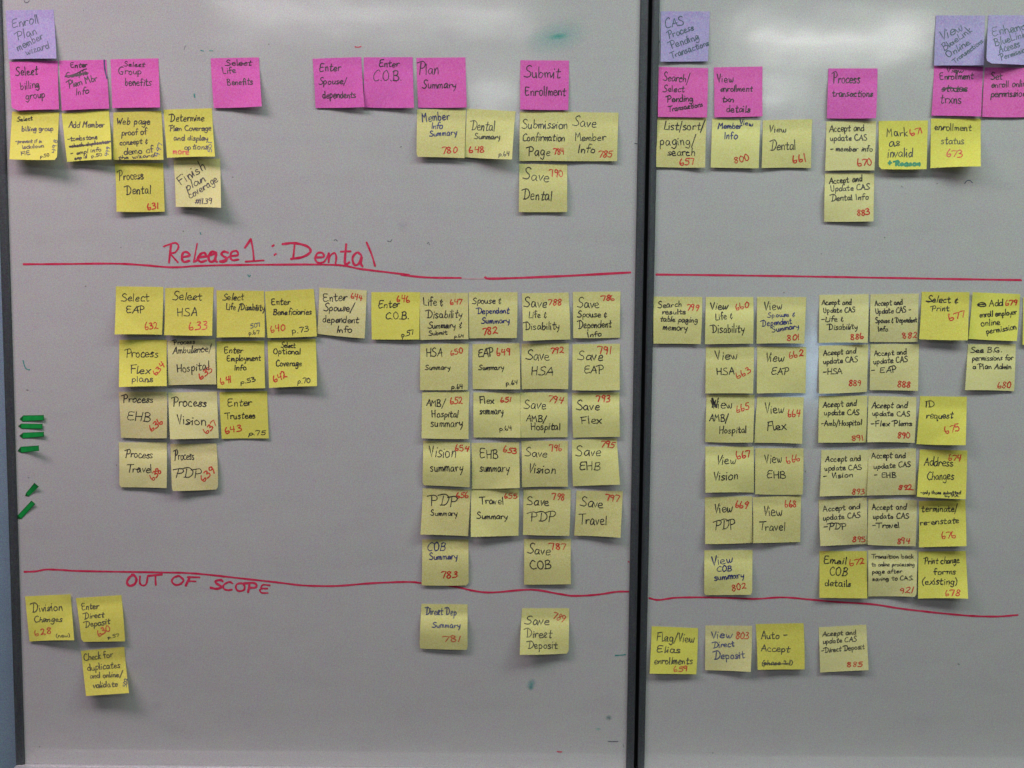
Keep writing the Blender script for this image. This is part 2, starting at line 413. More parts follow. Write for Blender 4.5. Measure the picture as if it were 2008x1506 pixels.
def whiteboard(x0, x1, lrail, rrail, stains, label):
    root = empty("whiteboard", ((x0 + x1) / 2, 0.0, ZB))
    tag(root, label, "whiteboard", "whiteboards hung side by side")
    org = ABS[root.name]
    st = [(p.x - org.x, p.z - org.z, rx, ry, a, c, k) for (p, rx, ry, a, c, k) in stains]
    # writing surface with a little depth; its face is y = 0
    v, f = box(x0 - .003, x1 + .003, 0.0, 0.014, ZB - .001, ZT + .003)
    mesh_obj("writing_surface", v, f, mat_board(st), root, origin=org)
    v, f = extrude_z(rail_profile(x0 - lrail, x0, 'right'), ZB - 0.001, ZT + FW); mesh_obj("frame_rail", v, f, M_FRAME, root)
    v, f = extrude_z(rail_profile(x1, x1 + rrail, 'left'), ZB - 0.001, ZT + FW); mesh_obj("frame_rail", v, f, M_FRAME, root)
    v, f = extrude_x([(0.03, ZT), (-.004, ZT), (-.0052, ZT + .001), (-.0052, ZT + FW - .001), (-.004, ZT + FW), (0.03, ZT + FW)], x0, x1)
    mesh_obj("frame_rail", v, f, M_FRAME, root)
    # marker tray: pale ledge under the board
    z = ZB
    pr = [(0.03, z - .0012), (-.006, z - .0012), (-.0075, z - .0018), (-.052, z - .005), (-.056, z - .003), (-.058, z - .004), (-.056, z - .016), (0.03, z - .022)]
    v, f = extrude_x(pr, x0 - lrail + .0005, x1 + rrail - .0005); mesh_obj("marker_tray", v, f, M_TRAY, root)
    return root
LB = whiteboard(XL0, XL1, FW, XG0 - XL1, STAINS_L, "wide whiteboard under the release and out of scope headings, beyond the green index flags")
RB = whiteboard(XR0, XR1, XR0 - XG1, FW, [], "whiteboard without headings, on the other side of the black gap, with an admin note")
v, f = box(XG0 + .0004, XG1 - .0004, 0.012, 0.05, ZB - .05, ZT + .02)  # strip added to fill the gap, its deep shade painted as black
gap = mesh_obj("gap_shade_strip", v, f, M_DARK); tag(gap, "black strip standing in for the shade down the narrow gap between the two whiteboards", "shade strip")

# ------------------------------------------------------------------ marker writing on the boards
RND = random.Random(3)
def board_ink(parent, name, strokes, width, mat, lift=0.00025):
    vs, fs = ribbon(strokes, width, lambda x, y, e: ray(x, y, lift + e), [], [], RND)
    return mesh_obj(name, vs, fs, mat, parent)
def path(crop, *pts, n=6):
    c = crop; out = []
    for p in pts:
        if isinstance(p, str): c = p; continue
        out.append((*px(c, *p), False))
    return smooth(out, n)
def words(crop, text, x0, y0, x1, y1, h, rnd=RND):
    a, b = px(crop, x0, y0), px(crop, x1, y1)
    return write(text, *a, *b, h / CROP[crop][2], rnd, 0.6 if crop in 'ABCIJKPHX' else 0.2)

board_ink(LB, "marker_line", [path('Z', (115, 196), (300, 195), (560, 193), (700, 200), (850, 211), (1000, 203), (1240, 199), (1640, 199), (1780, 220), (2008, 248), 'd', (1040, 382), (1150, 393), (1290, 395))], 4.6, M_LINE)
board_ink(LB, "marker_line", [path('d', (1390, 393), (1430, 398), (1700, 388), (2000, 372))], 4.6, M_LINE)
board_ink(LB, "faint_marker_line", [path('d', (1292, 396), (1340, 399), (1388, 398))], 3.0, M_LINE2)
hd = words('Z', "Release", 822, 190, 1172, 181, 92) + [path('Z', (1205, 115), (1235, 72), n=2), path('Z', (1235, 72), (1245, 125), (1250, 180), n=3), path('Z', (1208, 183), (1298, 177), n=2)]
hd += [path('Z', (1340, 107), (1348, 102), n=2), path('Z', (1350, 151), (1358, 145), n=2)]
hd += [path('Z', (1450, 98), (1443, 168), n=3), path('Z', (1390, 97), (1450, 92), (1512, 108), (1528, 135), (1490, 160), (1432, 170))]
hd += words('Z', "enta", 1546, 188, 1788, 204, 108) + [path('Z', (1804, 88), (1830, 150), (1846, 205), n=3)]
board_ink(LB, "handwritten_heading", hd, 4.2, M_LINE)
board_ink(LB, "marker_line", [path('a', (58, 103), (130, 100), (200, 88), (300, 91), (430, 98), (900, 106), (1100, 110), (1250, 122), (1500, 150), (1700, 172), (1850, 190), (2008, 195), 'b', (100, 192), (300, 176), (520, 168), (620, 176), (820, 197), (950, 225), (1070, 236), (1320, 218), (1500, 245), (1600, 258), (1750, 250), (1870, 232), (1950, 230))], 4.4, M_LINE)
board_ink(LB, "handwritten_heading", words('a', "OUT", 712, 198, 935, 188, 70) + words('a', "OF", 1000, 186, 1165, 200, 62) + words('a', "SCOPE", 1262, 212, 1640, 246, 58), 4.3, M_LINE)
board_ink(RB, "marker_line", [path('e', (18, 1448), (400, 1452), (800, 1458), (1200, 1465), (1600, 1472), (1940, 1477)), path('e', (1936, 1475), (1944, 1479))], 4.2, M_LINE)
board_ink(RB, "marker_line", [path('c', (8, 62), (60, 72), (150, 60), (300, 58), (450, 62), (580, 66), (720, 58), (850, 68), (1000, 82), (1200, 95), (1330, 115), (1450, 130), (1620, 148), (1750, 158), (1870, 160), (1975, 152))], 4.3, M_LINE)
for (bd, crop, pts, wd, m) in [
    (LB, 'A', ((290, 5), (300, 30), (330, 27), (348, 8)), 1.6, M_GREY), (LB, 'C', ((825, 383), (830, 415)), 2.4, M_TEAL),
    (LB, 'i', ((188, 198), (199, 201)), 2.2, M_TEAL), (LB, 'i', ((222, 199), (236, 200)), 1.5, M_TEAL), (LB, 'i', ((127, 180), (123, 195)), 1.4, M_GREY),
    (LB, 'i', ((795, 184), (806, 186), (820, 183)), 2.4, M_LINE), (LB, 'Y', ((195, 30), (206, 72), (222, 100), (250, 108)), 2.2, M_TEAL),
    (LB, 'h', ((1660, 504), (1700, 501), (1735, 497)), 3.0, M_TEAL), (LB, 'h', ((1608, 1130), (1640, 1131), (1680, 1130)), 1.8, M_GREY),
    (LB, 'h', ((1236, 1204), (1252, 1207), (1270, 1206)), 1.8, M_LINE), (LB, 'h', ((1717, 1152), (1720, 1172)), 1.1, M_GREY),
    (LB, 'Z', ((985, 40), (989, 50)), 1.8, M_TEAL), (LB, 'Z', ((1220, 247), (1226, 258), (1232, 250)), 1.9, M_TEAL),
    (LB, 'd', ((758, 238), (765, 234), (772, 240)), 1.2, M_GREY), (LB, 'd', ((982, 240), (994, 243), (1001, 234)), 1.3, M_GREY), (LB, 'd', ((1148, 252), (1154, 246), (1158, 256)), 1.2, M_GREY),
    (LB, 'E', ((1574, 826), (1594, 831)), 1.8, M_GREY), (LB, 'D', ((1150, 1172), (1166, 1165)), 1.5, M_GREY), (LB, 'Y', ((225, 278), (238, 280)), 1.6, M_GREY),
    (LB, 'Y', ((284, 984), (292, 985)), 1.5, M_LINE2), (LB, 'Y', ((236, 1018), (246, 1020)), 1.2, M_GREY), (LB, 'b', ((1948, 38), (1955, 40)), 2.0, M_LINE),
    (RB, 'F', ((102, 355), (101, 368)), 2.0, M_GREY), (RB, 'G', ((1730, 803), (1752, 774), (1788, 767), (1818, 795)), 1.5, INK['b']),
    (RB, 'G', ((1015, 828), (1026, 838), (1037, 845)), 1.3, M_GREY), (RB, 'X', ((148, 58), (150, 66)), 1.5, M_GREY), (RB, 'c', ((1656, 412), (1664, 416)), 1.5, M_GREY)]:
    board_ink(bd, "marker_tick", [path(crop, *pts, n=3)], wd, m)

# ------------------------------------------------------------------ sticky notes
def inv_bilinear(q, x, y):
    (x0, y0), (x1, y1), (x2, y2), (x3, y3) = q          # TL TR BR BL
    u = v = 0.5
    for _ in range(6):
        fx = (1 - u) * (1 - v) * x0 + u * (1 - v) * x1 + u * v * x2 + (1 - u) * v * x3 - x
        fy = (1 - u) * (1 - v) * y0 + u * (1 - v) * y1 + u * v * y2 + (1 - u) * v * y3 - y
        ax = (1 - v) * (x1 - x0) + v * (x2 - x3); bx = (1 - u) * (x3 - x0) + u * (x2 - x1)
        ay = (1 - v) * (y1 - y0) + v * (y2 - y3); by = (1 - u) * (y3 - y0) + u * (y2 - y1)
        det = ax * by - bx * ay or 1e-9
        u -= (fx * by - bx * fy) / det; v -= (ax * fy - ay * fx) / det
    return u, v

COUNT = [0]
NAMES = {'k': 'handwritten_words', 't': 'handwritten_words', 'n': 'blue_handwritten_words', 'b': 'blue_handwritten_number', 'r': 'red_handwritten_number',
         'g': 'green_handwritten_words', 'P': 'handwritten_page_reference', 'R': 'red_handwritten_word', 'X': 'crossing_out', 'B': 'blue_pen_mark'}
def note(crop, colr, corners, lift, label, items, extra=(), rc=0.0):
    """sticky note: corners TL TR BR BL in the crop, lift = mm that the bottom left / bottom right stand off, belly mm"""
    i = COUNT[0]; COUNT[0] += 1
    rnd = random.Random(1000 + i * 17)
    q = [px(crop, corners[k], corners[k + 1]) for k in (0, 2, 4, 6)]
    bl, br, be = [a * 0.0013 for a in lift[:3]]
    if colr in 'yc': be *= 1.3
    tl, tr = [a * 0.001 for a in (lift[3:5] if len(lift) > 4 else (0, 0))]
    base = 0.0005 + (i % 5) * 0.00013
    bl += rnd.uniform(0, .0030); br += rnd.uniform(0, .0030); be *= rnd.uniform(.7, 1.5)
    ph, wa = rnd.uniform(0, 6.3), rnd.uniform(0.0003, 0.0009)
    kink = rnd.uniform(0.17, 0.25); fold = rnd.uniform(1.2, 1.5)
    lift_pow = rnd.uniform(1.15, 1.7)
    sideL, sideR = rnd.uniform(0, .0005), rnd.uniform(0, .0008)
    tx = rnd.uniform(-.45, .45)
    def depth(u, v):
        u = min(1.02, max(-.02, u)); v = min(1.02, max(-.02, v))
        t = max(0.0, (v - kink) / (1 - kink))
        e = (bl + (br - bl) * u) * t ** lift_pow
        # one corner peeling more than the other bends along a diagonal
        d = (br - bl) * 1.6 * max(0.0, u + t - fold) if br > bl else (bl - br) * 1.6 * max(0.0, (1 - u) + t - fold)
        b = be * math.sin(math.pi * min(1, t ** 0.85)) * (1 + tx * (u - .5))
        w_ = wa * math.sin(u * 5 + ph + v * 2) * t
        s = sideL * (1 - u) ** 3 * t + sideR * u ** 3 * t
        c = tl * max(0, (1 - u) - .72) / .28 * max(0, .3 - v) / .3 + tr * max(0, u - .72) / .28 * max(0, .3 - v) / .3
        return base + e + d + b + w_ + s + c
    NU, NV = 16, 18
    vs, fs = [], []
    # corner rounding for soft, curled corners
    def pos(u, v):
        x = (1 - u) * (1 - v) * q[0][0] + u * (1 - v) * q[1][0] + u * v * q[2][0] + (1 - u) * v * q[3][0]
        y = (1 - u) * (1 - v) * q[0][1] + u * (1 - v) * q[1][1] + u * v * q[2][1] + (1 - u) * v * q[3][1]
        # sides bow slightly, as paper that curls does
        x += bow[0] * 4 * v * (1 - v) * (1 - u) + bow[1] * 4 * v * (1 - v) * u
        y += bow[2] * 4 * u * (1 - u) * v
        return x, y
    bow = (rnd.uniform(-.7, .7), rnd.uniform(-.7, .7), rnd.uniform(-1.0, 1.0))
    rcl = rc if isinstance(rc, tuple) else (rc, rc)
    for side in (0, 1):
        for jv in range(NV + 1):
            for iu in range(NU + 1):
                u, v = iu / NU, jv / NV
                uu = u
                k = max(0.0, (v - 0.90) / 0.10)
                if k > 0:
                    cutl, cutr = rcl[0] * (1 - math.sqrt(max(0, 1 - k * k))), rcl[1] * (1 - math.sqrt(max(0, 1 - k * k)))
                    uu = cutl + u * (1 - cutl - cutr)
                x, y = pos(uu, v)
                vs.append(ray(x, y, depth(uu, v) - side * 0.00012))
    W = NU + 1; H = (NU + 1) * (NV + 1)
    for jv in range(NV):
        for iu in range(NU):
            a = jv * W + iu
            fs.append((a, a + W, a + W + 1, a + 1)); fs.append((H + a, H + a + 1, H + a + W + 1, H + a + W))
    rim = [iu for iu in range(W)] + [jv * W + NU for jv in range(1, NV + 1)] + [NV * W + iu for iu in range(NU - 1, -1, -1)] + [jv * W for jv in range(NV - 1, 0, -1)]
    R0 = len(vs)
    for a in rim: vs.append(vs[a])
    for a in rim: vs.append(vs[H + a])
    L = len(rim)
    for k in range(L):
        j = (k + 1) % L
        fs.append((R0 + k, R0 + j, R0 + L + j, R0 + L + k))
    org = ray((q[0][0] + q[1][0]) / 2, (q[0][1] + q[1][1]) / 2, base)
    o = mesh_obj("sticky_note", vs, fs, PAPER[colr], smooth=True, origin=org)
    tag(o, label, "sticky note", "sticky notes on the whiteboards")
    D = [[depth(a / NU, b / NV) for a in range(NU + 1)] for b in range(NV + 1)]
    def sheet(u, v):                                   # height of the paper mesh itself, between its grid points
        u = min(1, max(0, u)) * NU; v = min(1, max(0, v)) * NV
        a, b = min(NU - 1, int(u)), min(NV - 1, int(v)); fu, fv = u - a, v - b
        return (D[b][a] * (1 - fu) + D[b][a + 1] * fu) * (1 - fv) + (D[b + 1][a] * (1 - fu) + D[b + 1][a + 1] * fu) * fv
    tris = [t for f in fs[:NU * NV * 2] for t in ((f[0], f[1], f[2]), (f[0], f[2], f[3]))]
    tree = BVHTree.FromPolygons(vs, tris)
    def place(x, y, e):                                # lay the ink on the paper's own surface
        p = ray(x, y, 0.0); d = (p - camo_pos).normalized()
        hit = tree.ray_cast(camo_pos, d)[0]
        if hit is None: return ray(x, y, sheet(*inv_bilinear(q, x, y)) + 0.0002 + e)
        return hit - d * (0.00022 + e)
    by = {}
    for it in items:
        k, text, x0, y0, x1, y1, h = it
        wd = {'r': 2.15, 'R': 2.2, 'g': 3.6, 'b': 1.7, 'n': 1.95, 'P': 1.75, 't': 1.75}.get(k, 1.85)
        hh = h / CROP[crop][2]
        if hh < 9: wd *= 0.85
        by.setdefault(k, []).append((words(crop, text, x0, y0, x1, y1, h, rnd), wd))
    for (k, wd, pts) in extra:
        by.setdefault(k, []).append(([path(crop, *pts, n=3)], wd))
    for k, lst in by.items():
        V, F = [], []
        for z, (st, wd) in enumerate(lst): ribbon(st, wd, place, V, F, rnd, z * 2e-6 + (0.00008 if k in 'XB' else 0))
        ik = {'P': 'k', 'R': 'r', 'X': 'k', 'B': 'b'}.get(k, k)
        ink = FADED.get(ik, INK[ik]) if crop in 'PXO' else INK[ik]
        mesh_obj(NAMES[k], V, F, ink, o, origin=org)
    return o

# top row: lilac headings
note('A', 'l', (68, 122, 640, 115, 674, 698, 105, 708), (1.5, 3, .5), "lilac note headed enroll plan member wizard, top corner of the wide board",
     [('t', "Enroll", 150, 338, 468, 272, 118), ('t', "Plan", 213, 480, 445, 405, 100), ('t', "member", 213, 612, 525, 455, 95), ('t', "wizard", 318, 658, 595, 570, 90)])
note('F', 'l', (112, 98, 540, 98, 524, 532, 112, 535), (2, 1, .8), "lilac note about CAS process pending transactions, beside the black gap",
     [('t', "CAS", 155, 245, 320, 218, 85), ('t', "Process", 185, 335, 405, 258, 62), ('t', "Pending", 208, 425, 450, 340, 70), ('t', "Transactions", 210, 510, 538, 390, 58)])
note('H', 'l', (1158, 148, 1632, 150, 1622, 630, 1140, 632), (1, 3, .8), "lilac note about viewing online transactions, above the pink enrollment trxns note",
     [('t', "View", 1215, 395, 1425, 290, 95), ('t', "BlueLink", 1240, 490, 1515, 300, 72), ('t', "Online", 1275, 560, 1495, 425, 68), ('t', "Transactions", 1340, 612, 1620, 405, 50)])
note('H', 'l', (1665, 145, 2135, 148, 2120, 632, 1645, 610), (9, 1, .5), "lilac note about enhanced access permissions, lower corner curling, cut by the photo's edge",
     [('t', "Enhance", 1708, 352, 2080, 272, 92), ('t', "BlueLink", 1730, 445, 2025, 358, 75), ('t', "Access", 1772, 512, 1972, 450, 78), ('t', "Permissions", 1790, 582, 2080, 482, 58)], rc=(.10, 0))
# pink headings
note('A', 'p', (112, 735, 690, 725, 705, 1305, 138, 1322), (3, 2, .8), "pink note reading select billing group, under the wizard note",
     [('k', "Select", 188, 908, 450, 888, 105), ('k', "billing", 245, 1070, 468, 1042, 92), ('k', "group", 305, 1185, 545, 1160, 92)], rc=(.14, 0))
note('A', 'p', (705, 722, 1270, 712, 1303, 1295, 738, 1318), (2, 2, .8), "pink note reading enter plan mbr info with a scribbled-out word and blue pen edge",
     [('k', "Enter", 842, 808, 1045, 802, 62), ('k', "Couple", 790, 930, 1045, 888, 58), ('k', "Plan Mbr", 822, 1052, 1165, 960, 82), ('k', "Info", 905, 1135, 1062, 1112, 78)],
     [('X', 2.4, ((775, 915), (900, 880), (1000, 830), (1035, 822))), ('X', 2.6, ((780, 905), (860, 900), (1050, 870))), ('X', 2.4, ((850, 915), (1010, 880), (1040, 890))),
      ('B', 3.6, ((1244, 716), (1246, 780), (1256, 850), (1276, 935)))])
note('A', 'p', (1318, 708, 1890, 695, 1910, 1282, 1340, 1290), (1.5, 4, .6), "pink note reading select group benefits, above the web page note",
     [('k', "Select", 1478, 788, 1722, 800, 60), ('k', "Group", 1415, 885, 1690, 885, 85), ('k', "benefits", 1492, 1020, 1808, 1022, 92)])
note('C', 'p', (972, 65, 1405, 57, 1430, 495, 1000, 510), (1.5, 4, .6), "pink note reading select life benefits, standing alone in its row",
     [('k', "Select", 1108, 130, 1335, 126, 50), ('k', "Life", 1080, 205, 1198, 195, 60), ('k', "Benefits", 1120, 305, 1348, 298, 60)])
note('D', 'p', (135, 148, 700, 128, 737, 708, 170, 718), (1, 3, .7), "pink note reading enter spouse/dependents, touching the pink C.O.B. note",
     [('k', "Enter", 212, 298, 465, 288, 95), ('k', "Spouse/", 210, 445, 528, 440, 78), ('k', "dependents", 250, 605, 638, 602, 85)])
note('D', 'p', (728, 132, 1295, 130, 1310, 715, 735, 712), (1, 2, 1.0), "pink note reading enter C.O.B. in large thin capitals",
     [('k', "Enter", 905, 245, 1142, 242, 85), ('k', "C.O.B.", 830, 405, 1172, 402, 125)])
note('D', 'p', (1337, 138, 1905, 132, 1920, 712, 1358, 715), (1, 1.5, .8), "pink note reading plan summary, written tall",
     [('k', "Plan", 1365, 330, 1600, 330, 140), ('k', "Summary", 1405, 490, 1795, 490, 95)])
note('E', 'p', (550, 82, 985, 85, 978, 528, 548, 522), (1, 1, .7), "pink note reading submit enrollment",
     [('k', "Submit", 588, 235, 905, 240, 100), ('k', "Enrollment", 590, 400, 955, 400, 90)])
note('F', 'p', (98, 580, 525, 592, 515, 1020, 90, 1015), (1.5, 1, .8), "pink note reading search/select pending transactions",
     [('k', "Search/", 135, 700, 358, 718, 70), ('k', "Select", 135, 797, 322, 797, 60), ('k', "Pending", 170, 888, 392, 880, 60), ('k', "Transactions", 182, 972, 482, 925, 48)])
note('F', 'p', (575, 585, 998, 577, 998, 1010, 580, 1018), (2, 1.5, .6), "pink note reading view enrollment txn details",
     [('k', "View", 605, 715, 752, 712, 75), ('k', "enrollment", 630, 797, 912, 795, 58), ('k', "txn", 645, 885, 750, 885, 55), ('k', "details", 683, 975, 892, 975, 65)])
note('H', 'p', (120, 660, 595, 660, 580, 1140, 105, 1142), (1.5, 3, 1.2), "pink note reading process transactions",
     [('k', "Process", 165, 800, 428, 802, 100), ('k', "transactions", 158, 930, 548, 935, 70)])
note('H', 'p', (1140, 638, 1615, 645, 1595, 1124, 1115, 1115), (1, 3, .6), "pink note reading view enrollment trxns with a crossed-out word",
     [('k', "View", 1262, 697, 1428, 702, 50), ('k', "Enrollment", 1195, 767, 1518, 765, 66), ('k', "status", 1215, 882, 1465, 885, 70), ('k', "trxns", 1198, 995, 1408, 1000, 92)],
     [('X', 2.0, ((1215, 862), (1340, 850), (1460, 875))), ('X', 2.0, ((1225, 880), (1300, 838), (1350, 885), (1400, 842), (1455, 880)))])
note('H', 'p', (1630, 650, 2110, 655, 2090, 1130, 1605, 1128), (1.5, 1, .8), "pink note reading set enroll online permissions, cut by the photo's edge",
     [('k', "Set", 1690, 770, 1798, 766, 72), ('k', "enroll online", 1692, 848, 2060, 832, 66), ('k', "permissions", 1688, 938, 2065, 930, 72)])
# first yellow row
note('B', 'Y', (145, 115, 708, 122, 680, 690, 112, 683), (13, 17, 0), "bright yellow note reading select billing group FIE, its bottom edge standing well off the board",
     [('k', "Select", 205, 232, 388, 217, 52), ('k', "billing group", 258, 348, 638, 342, 62), ('k', "-prevent if in", 185, 490, 500, 485, 45), ('k', "lockdown", 265, 560, 522, 540, 48), ('k', "FIE", 250, 635, 360, 630, 48),
      ('P', "p.50", 480, 665, 592, 648, 40), ('b', "498", 660, 612, 685, 445, 48)], rc=(0, .05))
note('B', 'Y', (735, 135, 1300, 98, 1330, 685, 800, 715), (5, 9, 1.5), "bright yellow note reading add member - tombstone with a struck-out line",
     [('k', "Add Member", 820, 305, 1248, 302, 75), ('k', "-tombstone", 808, 468, 1165, 440, 58), ('k', "-check duplicates", 825, 548, 1300, 492, 48), ('k', "- empl info", 845, 640, 1212, 585, 52), ('k', "emp id", 890, 692, 1038, 668, 42),
      ('P', "p.50", 1090, 665, 1218, 640, 38), ('b', "499", 1290, 650, 1312, 540, 45)], [('X', 2.6, ((830, 535), (1060, 510), (1316, 470)))])
note('B', 'Y', (1352, 125, 1925, 105, 1950, 690, 1352, 690), (3, 6, .8), "bright yellow note reading web page proof of concept and demo of the wizard",
     [('k', "Web page", 1390, 268, 1795, 268, 82), ('k', "proof of", 1450, 402, 1750, 388, 75), ('k', "concept &", 1428, 515, 1765, 495, 72), ('k', "demo of", 1478, 632, 1830, 602, 78), ('k', "the wizard", 1408, 685, 1842, 655, 45),
      ('b', "497", 1895, 662, 1940, 490, 55)])
note('C', 'Y', (550, 525, 985, 512, 1012, 945, 582, 956), (7, 8, .3), "bright yellow note reading determine plan coverage and display options more",
     [('k', "Determine", 608, 632, 912, 626, 66), ('k', "Plan Coverage", 605, 716, 975, 712, 52), ('k', "and display", 640, 800, 950, 800, 50), ('k', "options", 735, 880, 945, 880, 52), ('R', "more", 633, 920, 778, 926, 60), ('b', "501", 980, 906, 982, 812, 32)])
note('D', 'y', (1345, 735, 1912, 735, 1895, 1300, 1340, 1285), (3, 5, 2.2), "pale yellow note reading member info summary in blue, under the plan summary note",
     [('n', "Member", 1408, 880, 1722, 858, 105), ('n', "Info", 1512, 960, 1642, 960, 75), ('n', "Summary", 1495, 1050, 1805, 1030, 68), ('r', "780", 1635, 1250, 1808, 1235, 78)], rc=(.03, 0))
note('E', 'y', (72, 515, 507, 540, 475, 970, 50, 950), (3, 7, 1.5), "pale yellow note reading dental summary, tilted and peeling at one side",
     [('k', "Dental", 108, 708, 318, 716, 92), ('k', "Summary", 140, 785, 370, 790, 50), ('r', "648", 88, 908, 228, 908, 58), ('P', "p.64", 355, 940, 450, 938, 40)])
note('E', 'y', (545, 542, 985, 540, 970, 985, 540, 985), (2, 1, 1.6), "pale yellow note reading submission confirmation page",
     [('k', "Submission", 565, 692, 972, 697, 80), ('k', "Confirmation", 568, 805, 945, 805, 72), ('k', "Page", 622, 935, 818, 935, 86), ('r', "784", 850, 925, 942, 922, 58)])
note('E', 'y', (985, 545, 1428, 552, 1415, 985, 970, 985), (1.5, 2, 1.6), "pale yellow note reading save member info, nearest the black gap in its row",
     [('k', "Save", 1018, 670, 1228, 686, 90), ('k', "Member", 1042, 805, 1312, 800, 72), ('k', "Info", 1065, 910, 1220, 910, 72), ('r', "785", 1245, 955, 1368, 950, 60)])
note('F', 'y', (85, 1022, 512, 1028, 500, 1455, 75, 1450), (1, 2.5, 1.4), "pale yellow note reading list/sort/paging/search",
     [('k', "List/sort/", 140, 1130, 488, 1130, 76), ('k', "paging/", 105, 1260, 408, 1258, 82), ('k', "search", 175, 1350, 412, 1350, 68), ('r', "657", 280, 1435, 402, 1430, 60)])
note('F', 'y', (560, 1030, 980, 1045, 965, 1462, 548, 1455), (1, 1.5, 1.8), "pale yellow note reading member view info in blue",
     [('n', "Member", 612, 1117, 822, 1117, 56), ('n', "View", 800, 1080, 912, 1096, 42), ('n', "Info", 665, 1207, 780, 1207, 62), ('r', "800", 755, 1422, 887, 1388, 55)])
note('F', 'y', (1000, 1045, 1430, 1035, 1420, 1460, 990, 1460), (2, 2, 1.8), "pale yellow note reading view dental, below the upper glare",
     [('k', "View", 1055, 1147, 1208, 1150, 62), ('k', "Dental", 1065, 1305, 1288, 1300, 82), ('r', "661", 1260, 1417, 1378, 1400, 70)])
note('G', 'c', (175, 105, 735, 100, 715, 655, 160, 658), (1.5, 3, 1.6), "pale yellow note reading accept and update CAS - member info",
     [('k', "Accept and", 210, 220, 598, 210, 80), ('k', "update CAS", 220, 322, 638, 315, 68), ('k', "- member info", 218, 440, 698, 440, 62), ('r', "670", 525, 605, 682, 595, 80)])
note('G', 'Y', (762, 98, 1318, 92, 1302, 640, 765, 640), (6, 7, .5), "bright yellow note reading mark as invalid + reason with thick green writing",
     [('k', "Mark", 855, 270, 1092, 268, 92), ('k', "as", 880, 382, 1002, 382, 95), ('k', "invalid", 860, 508, 1148, 500, 105), ('g', "+", 868, 600, 915, 600, 62), ('g', "Reason", 950, 602, 1230, 602, 58), ('r', "671", 1125, 268, 1262, 232, 68)], rc=(.06, 0))
note('G', 'Y', (1352, 72, 1912, 72, 1912, 610, 1345, 630), (8, 14, .2), "bright yellow note reading enrollment status, its lower edge lifted with a shadow below",
     [('k', "enrollment", 1390, 200, 1802, 212, 82), ('k', "status", 1465, 360, 1728, 358, 85), ('r', "673", 1520, 500, 1712, 512, 85)])
note('B', 'Y', (1370, 735, 1948, 728, 1965, 1308, 1390, 1308), (3, 2, .6), "bright yellow note reading process dental",
     [('k', "Process", 1420, 935, 1718, 920, 110), ('k', "Dental", 1502, 1105, 1802, 1092, 108), ('r', "631", 1755, 1287, 1892, 1272, 78)])
note('C', 'c', (640, 975, 1058, 962, 1065, 1402, 660, 1395), (6, 10, 0), "cream note reading finish plan coverage, slanted writing, bottom edge curling out",
     [('k', "Finish", 702, 1200, 935, 1055, 95), ('k', "plan", 760, 1255, 930, 1160, 80), ('k', "coverage", 790, 1325, 1045, 1165, 72), ('k', "#1139", 832, 1370, 988, 1368, 52)])
note('E', 'y', (540, 1010, 970, 1015, 968, 1440, 535, 1440), (1, 1, 2.2), "pale yellow note reading save dental, alone under the confirmation page note",
     [('k', "Save", 572, 1147, 808, 1172, 100), ('k', "Dental", 572, 1325, 832, 1340, 98), ('r', "790", 818, 1127, 932, 1122, 66)])
note('G', 'c', (160, 685, 715, 685, 705, 1228, 150, 1232), (1, 1, 1.6), "pale yellow note reading accept and update CAS - dental info",
     [('k', "Accept and", 208, 808, 578, 778, 70), ('k', "Update CAS", 225, 892, 658, 870, 66), ('k', "Dental Info", 228, 1000, 652, 980, 70), ('r', "883", 515, 1167, 662, 1152, 66)])
# release block, big board, first columns
note('I', 'Y', (108, 72, 692, 80, 675, 668, 92, 665), (6, 5, .6), "bright yellow note reading select EAP, first of the row under the red release line",
     [('k', "Select", 178, 257, 522, 257, 105), ('k', "EAP", 235, 397, 462, 397, 85), ('r', "632", 465, 607, 632, 592, 86)])
note('I', 'Y', (715, 92, 1312, 82, 1293, 680, 702, 672), (7, 8, .2), "bright yellow note reading select HSA, creased below its sticky strip",
     [('k', "Select", 808, 242, 1168, 242, 105), ('k', "HSA", 860, 437, 1108, 437, 98), ('r', "633", 1005, 612, 1218, 602, 100)])
note('I', 'Y', (1345, 122, 1930, 128, 1940, 700, 1348, 702), (4, 5, .3), "bright yellow note reading select life/disability, squeezed last word",
     [('k', "Select", 1425, 242, 1682, 242, 82), ('k', "Life /Disability", 1465, 358, 1935, 372, 78), ('b', "507", 1765, 590, 1888, 565, 52), ('P', "p.67", 1745, 670, 1872, 656, 48)])
note('K', 'Y', (500, 108, 980, 82, 1010, 550, 525, 565), (3, 4, .3), "bright yellow note reading enter beneficiaries",
     [('k', "Enter", 565, 240, 752, 240, 66), ('k', "Beneficiaries", 580, 340, 957, 332, 62), ('r', "640", 555, 515, 697, 487, 66), ('P', "p.73", 765, 520, 932, 500, 58)])
note('K', 'c', (1035, 70, 1502, 98, 1480, 570, 1015, 525), (1, 3, .8), "cream note reading enter spouse/dependent info, tilted clockwise",
     [('k', "Enter", 1075, 207, 1302, 202, 90), ('k', "Spouse/", 1078, 300, 1365, 302, 72), ('k', "dependent", 1067, 412, 1420, 420, 72), ('k', "Info", 1207, 512, 1355, 510, 62), ('r', "644", 1342, 172, 1452, 200, 54)])
note('K', 'Y', (1548, 115, 2028, 115, 2020, 580, 1552, 580), (3, 3, .6), "bright yellow note reading enter C.O.B., small block letters",
     [('k', "Enter", 1615, 272, 1828, 263, 75), ('k', "C.O.B.", 1685, 380, 1918, 378, 70), ('r', "646", 1792, 207, 1922, 218, 66), ('P', "p.57", 1845, 560, 1968, 526, 48)])
